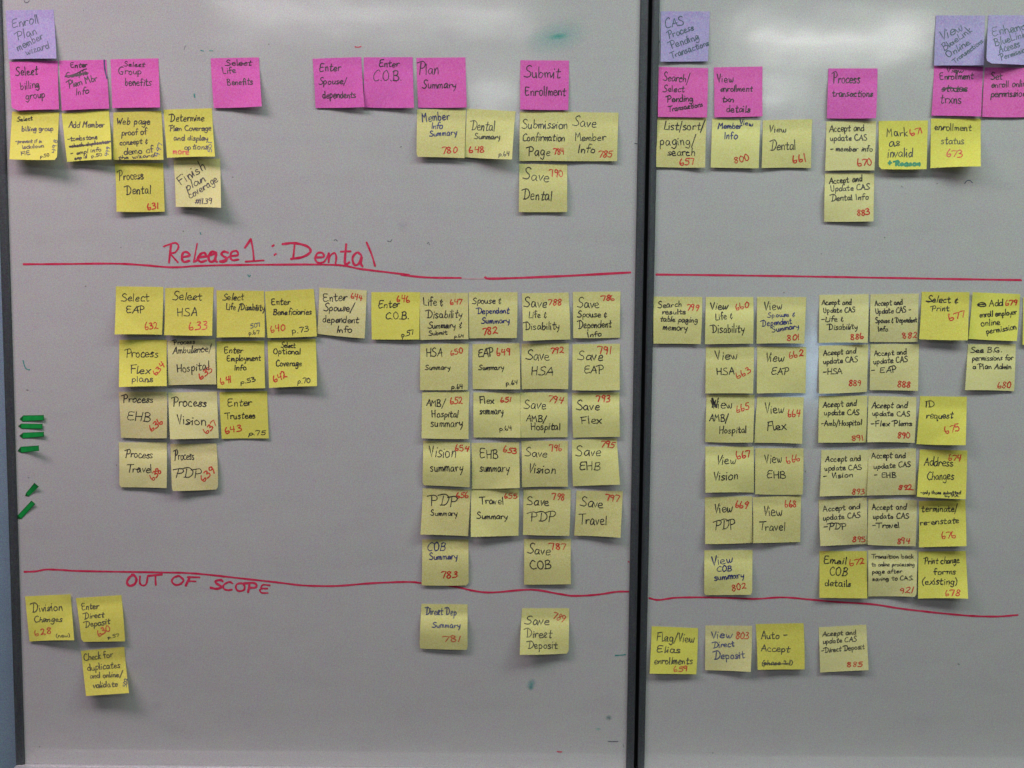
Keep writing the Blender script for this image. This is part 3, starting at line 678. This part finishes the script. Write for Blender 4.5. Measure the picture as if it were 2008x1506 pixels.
note('I', 'Y', (150, 730, 735, 728, 735, 1300, 145, 1312), (9, 8, 0), "bright yellow note reading process flex plans, throwing a shadow on the EHB note below",
     [('k', "Process", 232, 945, 628, 945, 115), ('k', "Flex", 285, 1142, 532, 1146, 105), ('k', "plans", 303, 1245, 568, 1250, 78), ('r', "634", 598, 1172, 715, 1052, 70)])
note('I', 'c', (745, 742, 1330, 722, 1345, 1278, 755, 1290), (1, 2, 1.0), "cream note reading process ambulance/hospital, tucked under the select HSA note",
     [('k', "Process", 820, 790, 1082, 777, 55), ('k', "Ambulance/", 810, 902, 1285, 875, 88), ('k', "Hospital", 860, 1132, 1258, 1092, 105), ('r', "635", 1145, 1225, 1300, 1112, 76)])
note('I', 'Y', (1350, 748, 1935, 740, 1945, 1325, 1358, 1328), (4, 4, .2), "bright yellow note reading enter employment info",
     [('k', "Enter", 1440, 897, 1672, 892, 82), ('k', "Employment", 1475, 992, 1892, 985, 76), ('k', "Info", 1565, 1107, 1712, 1102, 74), ('r', "641", 1400, 1280, 1532, 1252, 82), ('P', "p.53", 1640, 1275, 1832, 1237, 58)])
note('K', 'Y', (525, 590, 998, 575, 1012, 1040, 540, 1058), (4, 6, .2), "bright yellow note reading select optional coverage",
     [('k', "Select", 660, 660, 802, 662, 50), ('k', "Optional", 582, 725, 852, 727, 60), ('k', "Coverage", 610, 845, 860, 840, 62), ('r', "642", 592, 1005, 722, 950, 70), ('P', "p.70", 820, 1015, 948, 1005, 48)])
note('J', 'c', (140, 112, 715, 110, 712, 665, 165, 658), (2, 3, 1.2), "cream note reading process EHB, shaded by the flex plans note above it",
     [('k', "Process", 192, 237, 552, 242, 88), ('k', "EHB", 235, 447, 528, 470, 115), ('r', "636", 528, 592, 672, 482, 80)])
note('J', 'c', (730, 120, 1312, 108, 1332, 665, 752, 678), (5, 4, 1.5), "cream note reading process vision, bulging at the bottom",
     [('k', "Process", 785, 280, 1185, 287, 115), ('k', "Vision", 838, 497, 1185, 510, 118), ('r', "637", 1188, 622, 1310, 500, 76)])
note('J', 'Y', (1340, 115, 1910, 102, 1930, 668, 1368, 672), (1, 1, .6), "bright yellow note reading enter trustees, lying flat",
     [('k', "Enter", 1440, 285, 1728, 277, 92), ('k', "Trustees", 1420, 437, 1772, 425, 78), ('r', "643", 1405, 612, 1608, 577, 80), ('P', "p.75", 1685, 630, 1888, 622, 55)])
note('J', 'c', (140, 715, 712, 715, 710, 1260, 145, 1250), (1, 2, 1.6), "cream note reading process travel",
     [('k', "Process", 218, 892, 542, 905, 98), ('k', "Travel", 238, 1072, 538, 1080, 98), ('r', "638", 548, 1177, 650, 1065, 75)], rc=(.04, 0))
note('J', 'c', (755, 735, 1305, 728, 1325, 1275, 775, 1295), (4, 3, 1.2), "cream note reading process PDP",
     [('k', "Process", 805, 927, 1042, 920, 112), ('k', "PDP", 808, 1132, 1122, 1132, 112), ('r', "639", 1148, 1192, 1300, 1062, 86)], rc=(.02, .04))
# summary and save block
note('L', 'y', (65, 65, 515, 68, 518, 502, 68, 510), (1.5, 2, .8), "pale yellow note reading life and disability summary and submit",
     [('k', "Life &", 98, 188, 288, 186, 75), ('k', "Disability", 128, 305, 458, 300, 80), ('k', "Summary &", 142, 402, 460, 396, 60), ('k', "Submit", 150, 468, 322, 456, 42), ('P', "p.64", 385, 490, 474, 486, 32), ('r', "647", 345, 180, 458, 173, 52)])
note('L', 'y', (522, 62, 980, 62, 972, 492, 525, 495), (1, 1.5, 1.2), "pale yellow note reading spouse and dependent summary, partly in blue",
     [('k', "Spouse &", 556, 170, 832, 166, 62), ('n', "Dependent", 602, 265, 900, 260, 60), ('n', "Summary", 642, 357, 908, 350, 56), ('r', "782", 650, 468, 792, 446, 66)])
note('L', 'y', (1020, 72, 1458, 65, 1475, 505, 1030, 520), (3, 2, 1.2), "pale yellow note reading save life and disability",
     [('k', "Save", 1042, 202, 1252, 206, 90), ('k', "Life &", 1085, 305, 1258, 298, 66), ('k', "Disability", 1050, 415, 1370, 410, 76), ('r', "788", 1265, 182, 1392, 185, 62)])
note('L', 'y', (1498, 60, 1945, 55, 1940, 488, 1502, 492), (1, 1, 1.2), "pale yellow note reading save spouse and dependent info",
     [('k', "Save", 1542, 207, 1742, 210, 90), ('k', "Spouse &", 1542, 298, 1822, 295, 62), ('k', "Dependent", 1550, 402, 1857, 390, 72), ('k', "Info", 1640, 485, 1768, 472, 52), ('r', "786", 1768, 140, 1890, 138, 52)])
note('L', 'y', (68, 548, 522, 545, 515, 978, 65, 980), (1.5, 1, .9), "pale yellow note reading HSA summary, page reference at the foot",
     [('k', "HSA", 122, 665, 272, 662, 82), ('k', "Summary", 115, 790, 348, 788, 50), ('r', "650", 350, 655, 472, 630, 50), ('P', "p.64", 358, 970, 467, 966, 45)])
note('L', 'y', (558, 548, 998, 540, 1005, 972, 560, 970), (1, 2, .8), "pale yellow note reading EAP summary",
     [('k', "EAP", 610, 668, 762, 660, 76), ('k', "Summary", 615, 790, 850, 788, 50), ('r', "649", 782, 657, 914, 650, 66), ('P', "p.64", 870, 935, 980, 925, 45)])
note('L', 'y', (1018, 545, 1462, 540, 1455, 972, 1020, 972), (1, 2, 1.2), "pale yellow note reading save HSA",
     [('k', "Save", 1062, 692, 1282, 706, 100), ('k', "HSA", 1105, 840, 1308, 842, 80), ('r', "792", 1288, 637, 1412, 632, 55)])
note('L', 'y', (1495, 548, 1940, 545, 1938, 980, 1492, 980), (3, 4, .8), "pale yellow note reading save EAP",
     [('k', "Save", 1548, 697, 1782, 706, 96), ('k', "EAP", 1605, 822, 1782, 822, 70), ('r', "791", 1740, 640, 1858, 640, 72)])
note('M', 'y', (85, 45, 528, 35, 520, 482, 80, 475), (2, 2, 1.0), "pale yellow note reading AMB/hospital summary",
     [('k', "AMB/", 125, 167, 295, 182, 65), ('k', "Hospital", 175, 275, 422, 277, 66), ('k', "summary", 165, 367, 465, 367, 78), ('r', "652", 345, 155, 468, 152, 62)])
note('M', 'y', (565, 45, 1002, 50, 1005, 470, 568, 468), (1, 1, 1.4), "pale yellow note reading flex summary, page reference beneath",
     [('k', "Flex", 625, 148, 758, 148, 68), ('k', "summary", 625, 250, 847, 250, 72), ('r', "651", 818, 138, 917, 132, 48), ('P', "p.64", 810, 405, 930, 400, 42)])
note('M', 'y', (1005, 45, 1450, 48, 1448, 465, 1005, 470), (1, 1, 1.6), "pale yellow note reading save AMB/hospital",
     [('k', "Save", 1042, 197, 1248, 202, 90), ('k', "AMB/", 1060, 312, 1245, 325, 60), ('k', "Hospital", 1105, 397, 1382, 395, 72), ('r', "794", 1262, 132, 1402, 152, 64)])
note('M', 'y', (1490, 50, 1935, 45, 1940, 462, 1500, 470), (1, 1, 1.8), "pale yellow note reading save flex, shaded along its top",
     [('k', "Save", 1532, 207, 1752, 216, 90), ('k', "Flex", 1580, 342, 1772, 336, 76), ('r', "793", 1720, 132, 1847, 137, 62)])
note('M', 'y', (95, 498, 535, 515, 530, 935, 88, 915), (2, 3, 2.4), "pale yellow note reading vision summary, darker rounded lower corner",
     [('k', "Vision", 155, 652, 398, 655, 110), ('k', "summary", 160, 787, 465, 787, 88), ('r', "654", 390, 590, 517, 600, 55)], rc=(.03, 0))
note('M', 'y', (548, 520, 995, 512, 1000, 940, 552, 950), (1, 2, 1.0), "pale yellow note reading EHB summary",
     [('k', "EHB", 625, 657, 808, 667, 88), ('k', "summary", 627, 790, 902, 787, 85), ('r', "653", 838, 602, 967, 625, 56)])
note('M', 'y', (1015, 500, 1452, 498, 1452, 930, 1020, 935), (1, 1, 1.4), "pale yellow note reading save vision",
     [('k', "Save", 1052, 642, 1260, 656, 86), ('k', "Vision", 1080, 802, 1332, 808, 88), ('r', "796", 1288, 600, 1397, 595, 64)])
note('M', 'y', (1490, 490, 1910, 478, 1940, 910, 1500, 925), (1, 2, 1.6), "pale yellow note reading save EHB",
     [('k', "Save", 1528, 637, 1757, 642, 92), ('k', "EHB", 1557, 772, 1762, 772, 76), ('r', "795", 1757, 560, 1882, 565, 58)])
note('N', 'y', (90, 35, 540, 48, 515, 485, 68, 470), (6, 4, .8), "pale yellow note reading PDP summary, shading the COB summary note below",
     [('k', "PDP", 165, 192, 402, 205, 95), ('k', "Summary", 165, 292, 412, 295, 56), ('r', "656", 402, 127, 515, 125, 55)])
note('N', 'y', (548, 45, 995, 42, 988, 480, 542, 492), (6, 3, 1.0), "pale yellow note reading travel summary, with a shadow at its foot",
     [('k', "Travel", 632, 182, 850, 186, 74), ('k', "Summary", 600, 322, 882, 326, 62), ('r', "655", 850, 130, 977, 130, 48)])
note('N', 'y', (1035, 45, 1478, 45, 1465, 482, 1030, 472), (2, 3, 1.0), "pale yellow note reading save PDP",
     [('k', "Save", 1070, 192, 1272, 200, 86), ('k', "PDP", 1098, 342, 1322, 346, 90), ('r', "798", 1302, 142, 1422, 150, 62)])
note('N', 'y', (1532, 58, 1968, 62, 1945, 500, 1510, 480), (1, 4, 1.0), "pale yellow note reading save travel, set lower than its row and tilted",
     [('k', "Save", 1570, 197, 1778, 226, 96), ('k', "Travel", 1562, 372, 1818, 380, 96), ('r', "797", 1808, 142, 1927, 166, 62)])
note('N', 'y', (85, 515, 520, 515, 522, 945, 80, 945), (1, 2, 1.6), "pale yellow note reading COB summary in blue, covering part of the red line",
     [('n', "COB", 130, 622, 302, 622, 80), ('n', "Summary", 155, 707, 418, 700, 62), ('r', "783", 262, 882, 412, 870, 62)], rc=(0, .05))
note('N', 'y', (1040, 510, 1480, 510, 1480, 935, 1040, 940), (1, 1, 1.6), "pale yellow note reading save COB, last of the save column above the red line",
     [('k', "Save", 1072, 645, 1292, 662, 92), ('k', "COB", 1100, 797, 1302, 787, 86), ('r', "787", 1290, 610, 1427, 610, 60)])
note('O', 'y', (75, 155, 488, 160, 488, 568, 58, 555), (1, 2, 2.2), "pale yellow note reading direct dep summary in blue, below the red line",
     [('n', "Direct Dep", 112, 252, 388, 257, 68), ('n', "Summary", 172, 367, 422, 370, 52), ('r', "781", 268, 495, 418, 495, 54)], rc=(.02, .02))
note('O', 'y', (975, 195, 1398, 195, 1392, 600, 955, 612), (8, 4, 2.0), "pale yellow note reading save direct deposit, bottom corner curled forward",
     [('k', "Save", 1002, 337, 1222, 346, 82), ('k', "Direct", 1010, 457, 1242, 460, 80), ('k', "Deposit", 1025, 555, 1292, 557, 72), ('r', "789", 1245, 280, 1342, 320, 65)], rc=(0, .04))
note('P', 'Y', (120, 185, 680, 158, 725, 725, 175, 740), (1, 4, 1.2, 0, 2.0), "dull yellow note reading division changes, beside the frame under the out of scope heading",
     [('k', "Division", 205, 380, 582, 357, 105), ('k', "Changes", 235, 502, 578, 497, 74), ('r', "628", 243, 677, 442, 640, 80), ('P', "(new)", 505, 692, 672, 682, 45)])
note('P', 'Y', (745, 205, 1305, 168, 1350, 738, 815, 745), (3, 3, 2.0), "dull yellow note reading enter direct deposit",
     [('k', "Enter", 820, 352, 1028, 337, 82), ('k', "Direct", 845, 467, 1092, 442, 76), ('k', "Deposit", 855, 567, 1162, 522, 76), ('r', "630", 1018, 682, 1172, 602, 80), ('P', "p.57", 1140, 705, 1272, 678, 38)], rc=(.05, 0))
note('P', 'Y', (808, 855, 1340, 805, 1400, 1375, 870, 1412), (11, 13, 0, 0, 2.0), "yellow note reading check for duplicates and validate, lowest note, lifting with a deep shadow",
     [('k', "Check for", 850, 977, 1202, 932, 86), ('k', "duplicates", 890, 1100, 1292, 1062, 82), ('k', "and online/", 918, 1195, 1312, 1172, 66), ('k', "validate", 958, 1315, 1262, 1292, 74), ('b', "502", 1368, 1305, 1385, 1200, 45)])
# second board block
note('Q', 'y', (12, 135, 610, 140, 590, 720, 10, 715), (1, 1, 1.4), "pale yellow note reading search results table paging memory",
     [('k', "Search", 68, 277, 352, 257, 78), ('k', "results", 115, 352, 402, 350, 66), ('k', "table paging", 90, 440, 548, 455, 68), ('k', "memory", 120, 547, 422, 557, 84), ('r', "799", 418, 300, 562, 312, 82)])
note('Q', 'y', (652, 140, 1238, 140, 1235, 715, 642, 722), (2, 1, 1.6), "pale yellow note reading view life and disability",
     [('k', "View", 715, 297, 918, 292, 96), ('k', "Life &", 770, 427, 992, 402, 88), ('k', "Disability", 730, 577, 1128, 577, 108), ('r', "660", 1025, 307, 1182, 267, 76)])
note('Q', 'y', (1285, 138, 1888, 142, 1865, 715, 1278, 715), (2, 2, 1.4), "pale yellow note reading view spouse and dependent summary, lower words in blue",
     [('k', "View", 1375, 307, 1602, 287, 102), ('n', "Spouse &", 1415, 392, 1752, 377, 56), ('n', "Dependent", 1345, 502, 1712, 467, 72), ('n', "Summary", 1472, 577, 1802, 522, 66), ('r', "801", 1650, 682, 1807, 667, 72)])
note('Q', 'y', (655, 755, 1248, 755, 1235, 1328, 648, 1328), (2, 2, 1.2), "pale yellow note reading view HSA",
     [('k', "View", 775, 912, 1048, 907, 112), ('k', "HSA", 785, 1097, 1002, 1092, 86), ('r', "663", 1042, 1150, 1217, 1062, 82)])
note('Q', 'y', (1285, 750, 1888, 755, 1880, 1325, 1280, 1328), (2, 1, 1.2), "pale yellow note reading view EAP",
     [('k', "View", 1388, 937, 1612, 932, 115), ('k', "EAP", 1460, 1097, 1678, 1092, 86), ('r', "662", 1677, 897, 1853, 867, 76)])
note('R', 'c', (80, 88, 545, 80, 535, 538, 75, 540), (1, 2, 1.0), "pale yellow note reading accept and update CAS - life and disability",
     [('k', "Accept and", 105, 182, 384, 178, 52), ('k', "Update CAS", 120, 257, 420, 250, 52), ('k', "-Life &", 100, 342, 312, 336, 52), ('k', "Disability", 165, 417, 442, 410, 58), ('r', "886", 375, 512, 500, 498, 52)])
note('R', 'c', (562, 82, 1018, 75, 1005, 530, 555, 530), (1, 1, 1.2), "pale yellow note reading accept and update CAS - spouse and dependent info",
     [('k', "Accept and", 605, 192, 867, 177, 52), ('k', "Update CAS -", 610, 267, 947, 250, 52), ('k', "Spouse & Dependent", 612, 352, 1000, 345, 50), ('k', "Info", 635, 432, 732, 428, 48), ('r', "882", 862, 500, 1000, 490, 52)])
note('R', 'Y', (1045, 58, 1495, 62, 1480, 515, 1020, 505), (6, 7, .3, 0, 1), "bright yellow note reading select and print, with a lot of empty space",
     [('k', "Select &", 1092, 157, 1390, 165, 66), ('k', "Print", 1135, 242, 1302, 240, 56), ('r', "677", 1305, 332, 1452, 292, 64)], [('X', 1.7, ((1085, 145), (1150, 150)))])
note('R', 'Y', (1525, 62, 1972, 80, 1940, 522, 1485, 502), (2, 3, .3, 3, 3), "bright yellow note reading add enroll employer online permission, top corners curling",
     [('k', "Add", 1680, 195, 1812, 190, 66), ('k', "enroll employer", 1590, 302, 1942, 272, 56), ('k', "online", 1605, 382, 1782, 367, 62), ('k', "permission", 1655, 455, 1938, 412, 58), ('r', "679", 1832, 187, 1942, 183, 52)],
     [('X', 2.0, ((1570, 180), (1600, 160), (1640, 168), (1648, 190), (1600, 196), (1572, 182), (1645, 176)))])
note('R', 'c', (75, 568, 540, 555, 528, 1000, 78, 1018), (3, 1, 1.0), "pale yellow note reading accept and update CAS - HSA",
     [('k', "Accept and", 120, 660, 427, 637, 56), ('k', "update CAS", 118, 740, 442, 718, 56), ('k', "-HSA", 115, 838, 300, 832, 54), ('r', "889", 358, 948, 470, 942, 54)])
note('R', 'c', (562, 552, 1020, 550, 1010, 992, 555, 985), (1, 1, 1.0), "pale yellow note reading accept and update CAS - EAP",
     [('k', "Accept and", 595, 665, 902, 647, 54), ('k', "update CAS", 590, 740, 914, 718, 54), ('k', "- EAP", 570, 822, 814, 818, 56), ('r', "888", 812, 958, 937, 958, 56)])
note('R', 'c', (1480, 552, 1930, 550, 1915, 995, 1452, 985), (1, 1, 1.0), "cream note about permissions for a plan admin, under the employer permission note",
     [('k', "See B.G.", 1510, 632, 1802, 625, 48), ('k', "permissions for", 1520, 708, 1907, 700, 54), ('k', "a Plan Admin", 1525, 785, 1890, 785, 50), ('r', "680", 1755, 967, 1882, 962, 60)])
note('R', 'Y', (2000, 110, 2450, 118, 2440, 565, 1994, 558), (3, 3, .5), "sliver of a bright yellow note showing at the photo's edge beside the employer permission note", [])
note('S', 'y', (115, 30, 828, 32, 805, 735, 98, 728), (1, 1, 1.4), "pale yellow note reading view AMB/hospital, its first letter inked over",
     [('k', "View", 195, 232, 508, 232, 135), ('k', "AMB/", 160, 417, 432, 432, 105), ('k', "Hospital", 300, 602, 708, 592, 108), ('r', "665", 560, 302, 757, 242, 100)],
     [('X', 3.4, ((200, 85), (225, 140), (262, 215))), ('X', 2.6, ((205, 215), (215, 150), (200, 90))), ('X', 2.6, ((262, 215), (280, 120), (292, 75)))])
note('S', 'y', (865, 62, 1555, 68, 1530, 755, 822, 740), (1, 1, 2.0), "pale yellow note reading view flex",
     [('k', "View", 985, 307, 1262, 302, 150), ('k', "Flex", 1010, 562, 1292, 542, 132), ('r', "664", 1315, 357, 1492, 355, 106)])
note('S', 'y', (98, 795, 812, 800, 815, 1475, 100, 1478), (1, 1, 1.4, 0, 1.2), "pale yellow note reading view vision",
     [('k', "View", 265, 1057, 547, 1052, 140), ('k', "Vision", 225, 1292, 582, 1277, 132), ('r', "667", 565, 982, 772, 947, 110)])
note('S', 'y', (838, 820, 1548, 822, 1535, 1505, 835, 1500), (1, 1, 1.6), "pale yellow note reading view EHB",
     [('k', "View", 988, 1047, 1228, 1032, 142), ('k', "EHB", 1005, 1257, 1298, 1267, 106), ('r', "666", 1300, 1047, 1502, 1002, 110)])
note('U', 'y', (100, 42, 695, 38, 680, 612, 92, 615), (2, 1, 1.0), "pale yellow note reading accept and update CAS - amb/hospital",
     [('k', "Accept and", 150, 182, 562, 162, 78), ('k', "update CAS", 165, 277, 598, 272, 66), ('k', "-Amb/Hospital", 125, 412, 628, 397, 72), ('r', "891", 500, 592, 652, 582, 64)])
note('U', 'c', (710, 38, 1300, 55, 1275, 618, 695, 610), (4, 3, .8), "pale yellow note reading accept and update CAS - flex plans",
     [('k', "Accept and", 750, 192, 1187, 187, 76), ('k', "update CAS", 755, 282, 1217, 292, 66), ('k', "-Flex Plans", 745, 415, 1247, 407, 72), ('r', "890", 1060, 562, 1227, 557, 72)])
note('U', 'Y', (1345, 42, 1920, 50, 1905, 645, 1300, 632), (3, 6, 1.2), "bright yellow note reading ID request",
     [('k', "ID", 1412, 180, 1522, 177, 78), ('k', "request", 1420, 317, 1747, 317, 90), ('r', "675", 1655, 502, 1837, 467, 88)])
note('U', 'c', (130, 705, 710, 705, 690, 1268, 108, 1278), (3, 1, 1.0), "pale yellow note reading accept and update CAS - vision",
     [('k', "Accept and", 180, 852, 612, 837, 76), ('k', "update CAS", 170, 957, 627, 947, 66), ('k', "- Vision", 160, 1057, 522, 1037, 72), ('r', "893", 500, 1252, 657, 1247, 72)])
note('U', 'c', (710, 700, 1295, 685, 1288, 1255, 690, 1265), (1, 1, 1.2), "pale yellow note reading accept and update CAS - EHB, underlined number",
     [('k', "Accept and", 750, 807, 1167, 802, 76), ('k', "update CAS", 775, 937, 1232, 912, 66), ('k', "- EHB", 785, 1042, 1052, 1045, 64), ('r', "892", 1070, 1195, 1247, 1197, 64)], [('R', 1.8, ((1160, 1188), (1265, 1196)))])
note('U', 'Y', (1340, 698, 1925, 712, 1905, 1312, 1305, 1280), (7, 6, .2), "bright yellow note reading address changes, with tiny writing along its foot",
     [('k', "Address", 1395, 897, 1752, 907, 108), ('k', "Changes", 1430, 1072, 1757, 1067, 105), ('k', "-only those submitted", 1352, 1247, 1842, 1250, 42), ('k', "by P.A.", 1650, 1282, 1832, 1282, 26), ('r', "674", 1690, 832, 1843, 842, 78)])
note('V', 'y', (85, 70, 735, 55, 742, 695, 90, 712), (3, 2, 1.0), "pale yellow note reading view PDP",
     [('k', "View", 215, 292, 458, 272, 138), ('k', "PDP", 225, 517, 508, 497, 128), ('r', "669", 495, 212, 667, 225, 96)])
note('V', 'y', (742, 70, 1408, 45, 1395, 685, 750, 700), (3, 2, 1.2), "pale yellow note reading view travel",
     [('k', "View", 893, 327, 1158, 322, 152), ('k', "Travel", 835, 527, 1192, 527, 118), ('r', "668", 1180, 207, 1348, 202, 88)])
note('V', 'y', (78, 798, 740, 795, 735, 1410, 75, 1415), (1, 2, 2.0), "pale yellow note reading view COB summary in blue, resting above the red line",
     [('n', "View", 188, 1010, 468, 962, 132), ('n', "COB", 250, 1087, 458, 1087, 80), ('n', "summary", 220, 1215, 627, 1177, 96), ('r', "802", 460, 1362, 657, 1322, 88)], rc=(.02, .03))
note('W', 'c', (95, 95, 690, 65, 700, 638, 118, 665), (3, 1, 1.0), "pale yellow note reading accept and update CAS - PDP",
     [('k', "Accept and", 155, 242, 602, 207, 72), ('k', "update CAS", 150, 347, 607, 312, 66), ('k', "-PDP", 165, 462, 442, 455, 76), ('r', "895", 510, 612, 672, 612, 66)])
note('W', 'c', (708, 78, 1305, 100, 1290, 665, 700, 648), (1, 2, 1.2), "pale yellow note reading accept and update CAS - travel",
     [('k', "Accept and", 755, 217, 1177, 212, 72), ('k', "update CAS", 765, 327, 1212, 322, 66), ('k', "-Travel", 760, 442, 1097, 437, 70), ('r', "894", 1060, 637, 1217, 632, 70)])
note('W', 'Y', (1330, 110, 1900, 95, 1915, 665, 1330, 680), (4, 6, .6), "bright yellow note reading terminate/re-enstate, top shaded by the note above",
     [('k', "terminate/", 1362, 242, 1802, 242, 88), ('k', "re-enstate", 1345, 412, 1827, 377, 78), ('r', "676", 1605, 577, 1793, 562, 82)])
note('W', 'Y', (105, 725, 690, 725, 695, 1308, 105, 1300), (4, 3, .2), "bright yellow note reading email COB details",
     [('k', "Email", 160, 877, 437, 887, 96), ('k', "COB", 230, 1022, 442, 1032, 102), ('k', "details", 170, 1152, 498, 1162, 88), ('r', "672", 475, 912, 657, 877, 78)])
note('W', 'c', (705, 715, 1310, 718, 1300, 1290, 705, 1285), (1, 3, 1.4), "cream note about the transition back to online processing after saving to CAS",
     [('k', "Transition back", 752, 815, 1268, 815, 52), ('k', "to online processing", 750, 912, 1277, 912, 50), ('k', "page after", 755, 1002, 1122, 997, 54), ('k', "saving to CAS.", 760, 1092, 1262, 1080, 52), ('r', "921", 1085, 1247, 1257, 1242, 72)], rc=(0, .04))
note('W', 'Y', (1325, 730, 1905, 725, 1935, 1312, 1320, 1310), (5, 8, .5), "bright yellow note reading print change forms (existing)",
     [('k', "Print change", 1400, 887, 1832, 872, 82), ('k', "forms", 1510, 1017, 1782, 1012, 78), ('k', "(existing)", 1370, 1137, 1802, 1137, 88), ('r', "678", 1650, 1277, 1832, 1277, 72)])
note('X', 'Y', (78, 78, 475, 95, 460, 490, 60, 485), (5, 4, .4), "bright yellow note reading flag/view enrollments, below the red line beside the gap",
     [('k', "Flag/View", 118, 203, 442, 217, 78), ('k', "Elias", 120, 302, 322, 307, 62), ('k', "enrollments", 100, 402, 427, 402, 62), ('r', "659", 262, 467, 387, 463, 46)])
note('X', 'c', (538, 72, 938, 75, 925, 470, 535, 455), (1, 3, 1.0), "cream note reading view direct deposit in blue",
     [('n', "View", 590, 184, 768, 178, 66), ('n', "Direct", 605, 264, 787, 252, 56), ('n', "Deposit", 612, 362, 877, 352, 66), ('r', "803", 795, 182, 907, 190, 56)])
note('X', 'Y', (968, 60, 1378, 52, 1388, 448, 985, 452), (5, 5, .2), "bright yellow note reading auto-accept with a struck-out phase line",
     [('k', "Auto -", 1015, 187, 1242, 182, 66), ('k', "Accept", 1015, 290, 1257, 302, 62), ('k', "(phase 2.1)", 1020, 412, 1282, 407, 40)], [('X', 1.8, ((1035, 398), (1150, 402), (1250, 396)))])
note('X', 'c', (1508, 88, 1915, 65, 1935, 455, 1520, 475), (1, 3, 1.4), "cream note reading accept and update CAS - direct deposit, set apart in the lowest row",
     [('k', "Accept and", 1540, 167, 1827, 147, 44), ('k', "update CAS", 1545, 230, 1832, 207, 44), ('k', "-Direct Deposit", 1535, 307, 1902, 272, 46), ('r', "885", 1750, 427, 1882, 422, 46)])


# ------------------------------------------------------------------ green index flags
def flag(crop, tip, a, b, c, d, lift, label):
    T, A, B, C_, D = [px(crop, *p) for p in (tip, a, b, c, d)]
    N = 8
    top, bot = [], []
    def dp(s): return 0.0007 + lift * 0.001 * s ** 1.8
    org = ray(*T, .0007)
    vs, fs = [], []
    for side in (0, 1):
        for i in range(N + 1):
            s = i / N
            for P0, P1 in ((A, B), (D, C_)):
                vs.append(ray(P0[0] + (P1[0] - P0[0]) * s, P0[1] + (P1[1] - P0[1]) * s, dp(s) - side * .0002))
    H = 2 * (N + 1)
    for i in range(N):
        a0 = 2 * i
        fs += [(a0, a0 + 1, a0 + 3, a0 + 2), (H + a0, H + a0 + 2, H + a0 + 3, H + a0 + 1), (a0, a0 + 2, H + a0 + 2, H + a0), (a0 + 1, H + a0 + 1, H + a0 + 3, a0 + 3)]
    fs += [(2 * N, 2 * N + 1, H + 2 * N + 1, H + 2 * N), (0, H, H + 1, 1)]
    o = mesh_obj("index_flag", vs, fs, M_FLAG, smooth=False, origin=org)
    tag(o, label, "index flag", "green index flags stuck beside the frame")
    tv = [ray(*T, dp(0)), ray(*A, dp(0)), ray(*D, dp(0)), ray(*T, dp(0) - .0002), ray(*A, dp(0) - .0002), ray(*D, dp(0) - .0002)]
    mesh_obj("arrow_tip", tv, [(0, 2, 1), (3, 4, 5), (0, 1, 4, 3), (0, 3, 5, 2)], M_TIP, o, origin=org)
    # dark printed outline along both long edges and the square end
    V, F = [], []
    pl = lambda x, y, e: ray(x, y, dp(min(1, max(0, ((x - A[0]) * (B[0] - A[0]) + (y - A[1]) * (B[1] - A[1])) / ((B[0] - A[0]) ** 2 + (B[1] - A[1]) ** 2)))) + .0001 + e)
    ins = lambda P, Q, k: (P[0] + (Q[0] - P[0]) * k, P[1] + (Q[1] - P[1]) * k)
    seg = lambda P, Q: [ins(P, Q, t / 6) for t in range(7)]
    ribbon([seg(ins(A, D, .06), ins(B, C_, .06)), seg(ins(D, A, .06), ins(C_, B, .06)), seg(ins(B, A, .02), ins(C_, D, .02))], 0.8, pl, V, F, RND)
    mesh_obj("printed_outline", V, F, M_TIP, o, origin=org)
flag('Y', (165, 524), (195, 493), (370, 490), (372, 535), (190, 545), 3, "green index flag at the top of the stack of three level ones, above the others")
flag('Y', (152, 583), (180, 562), (360, 565), (358, 607), (180, 605), 2, "green index flag in the middle of the stack of three level ones")
flag('Y', (163, 665), (195, 638), (370, 632), (372, 672), (190, 688), 4, "green index flag at the bottom of the tight stack of three level ones")
flag('Y', (148, 793), (175, 757), (328, 747), (330, 792), (180, 810), 14, "short green index flag on its own under the three, its square end peeling off")
flag('Y', (212, 1172), (220, 1148), (290, 1062), (328, 1094), (242, 1176), 6, "shortest green index flag, slanting, just above the long slanting one")
flag('Y', (148, 1366), (150, 1335), (265, 1212), (298, 1240), (180, 1366), 3, "long slanting green index flag touching the frame rail, lowest of all")
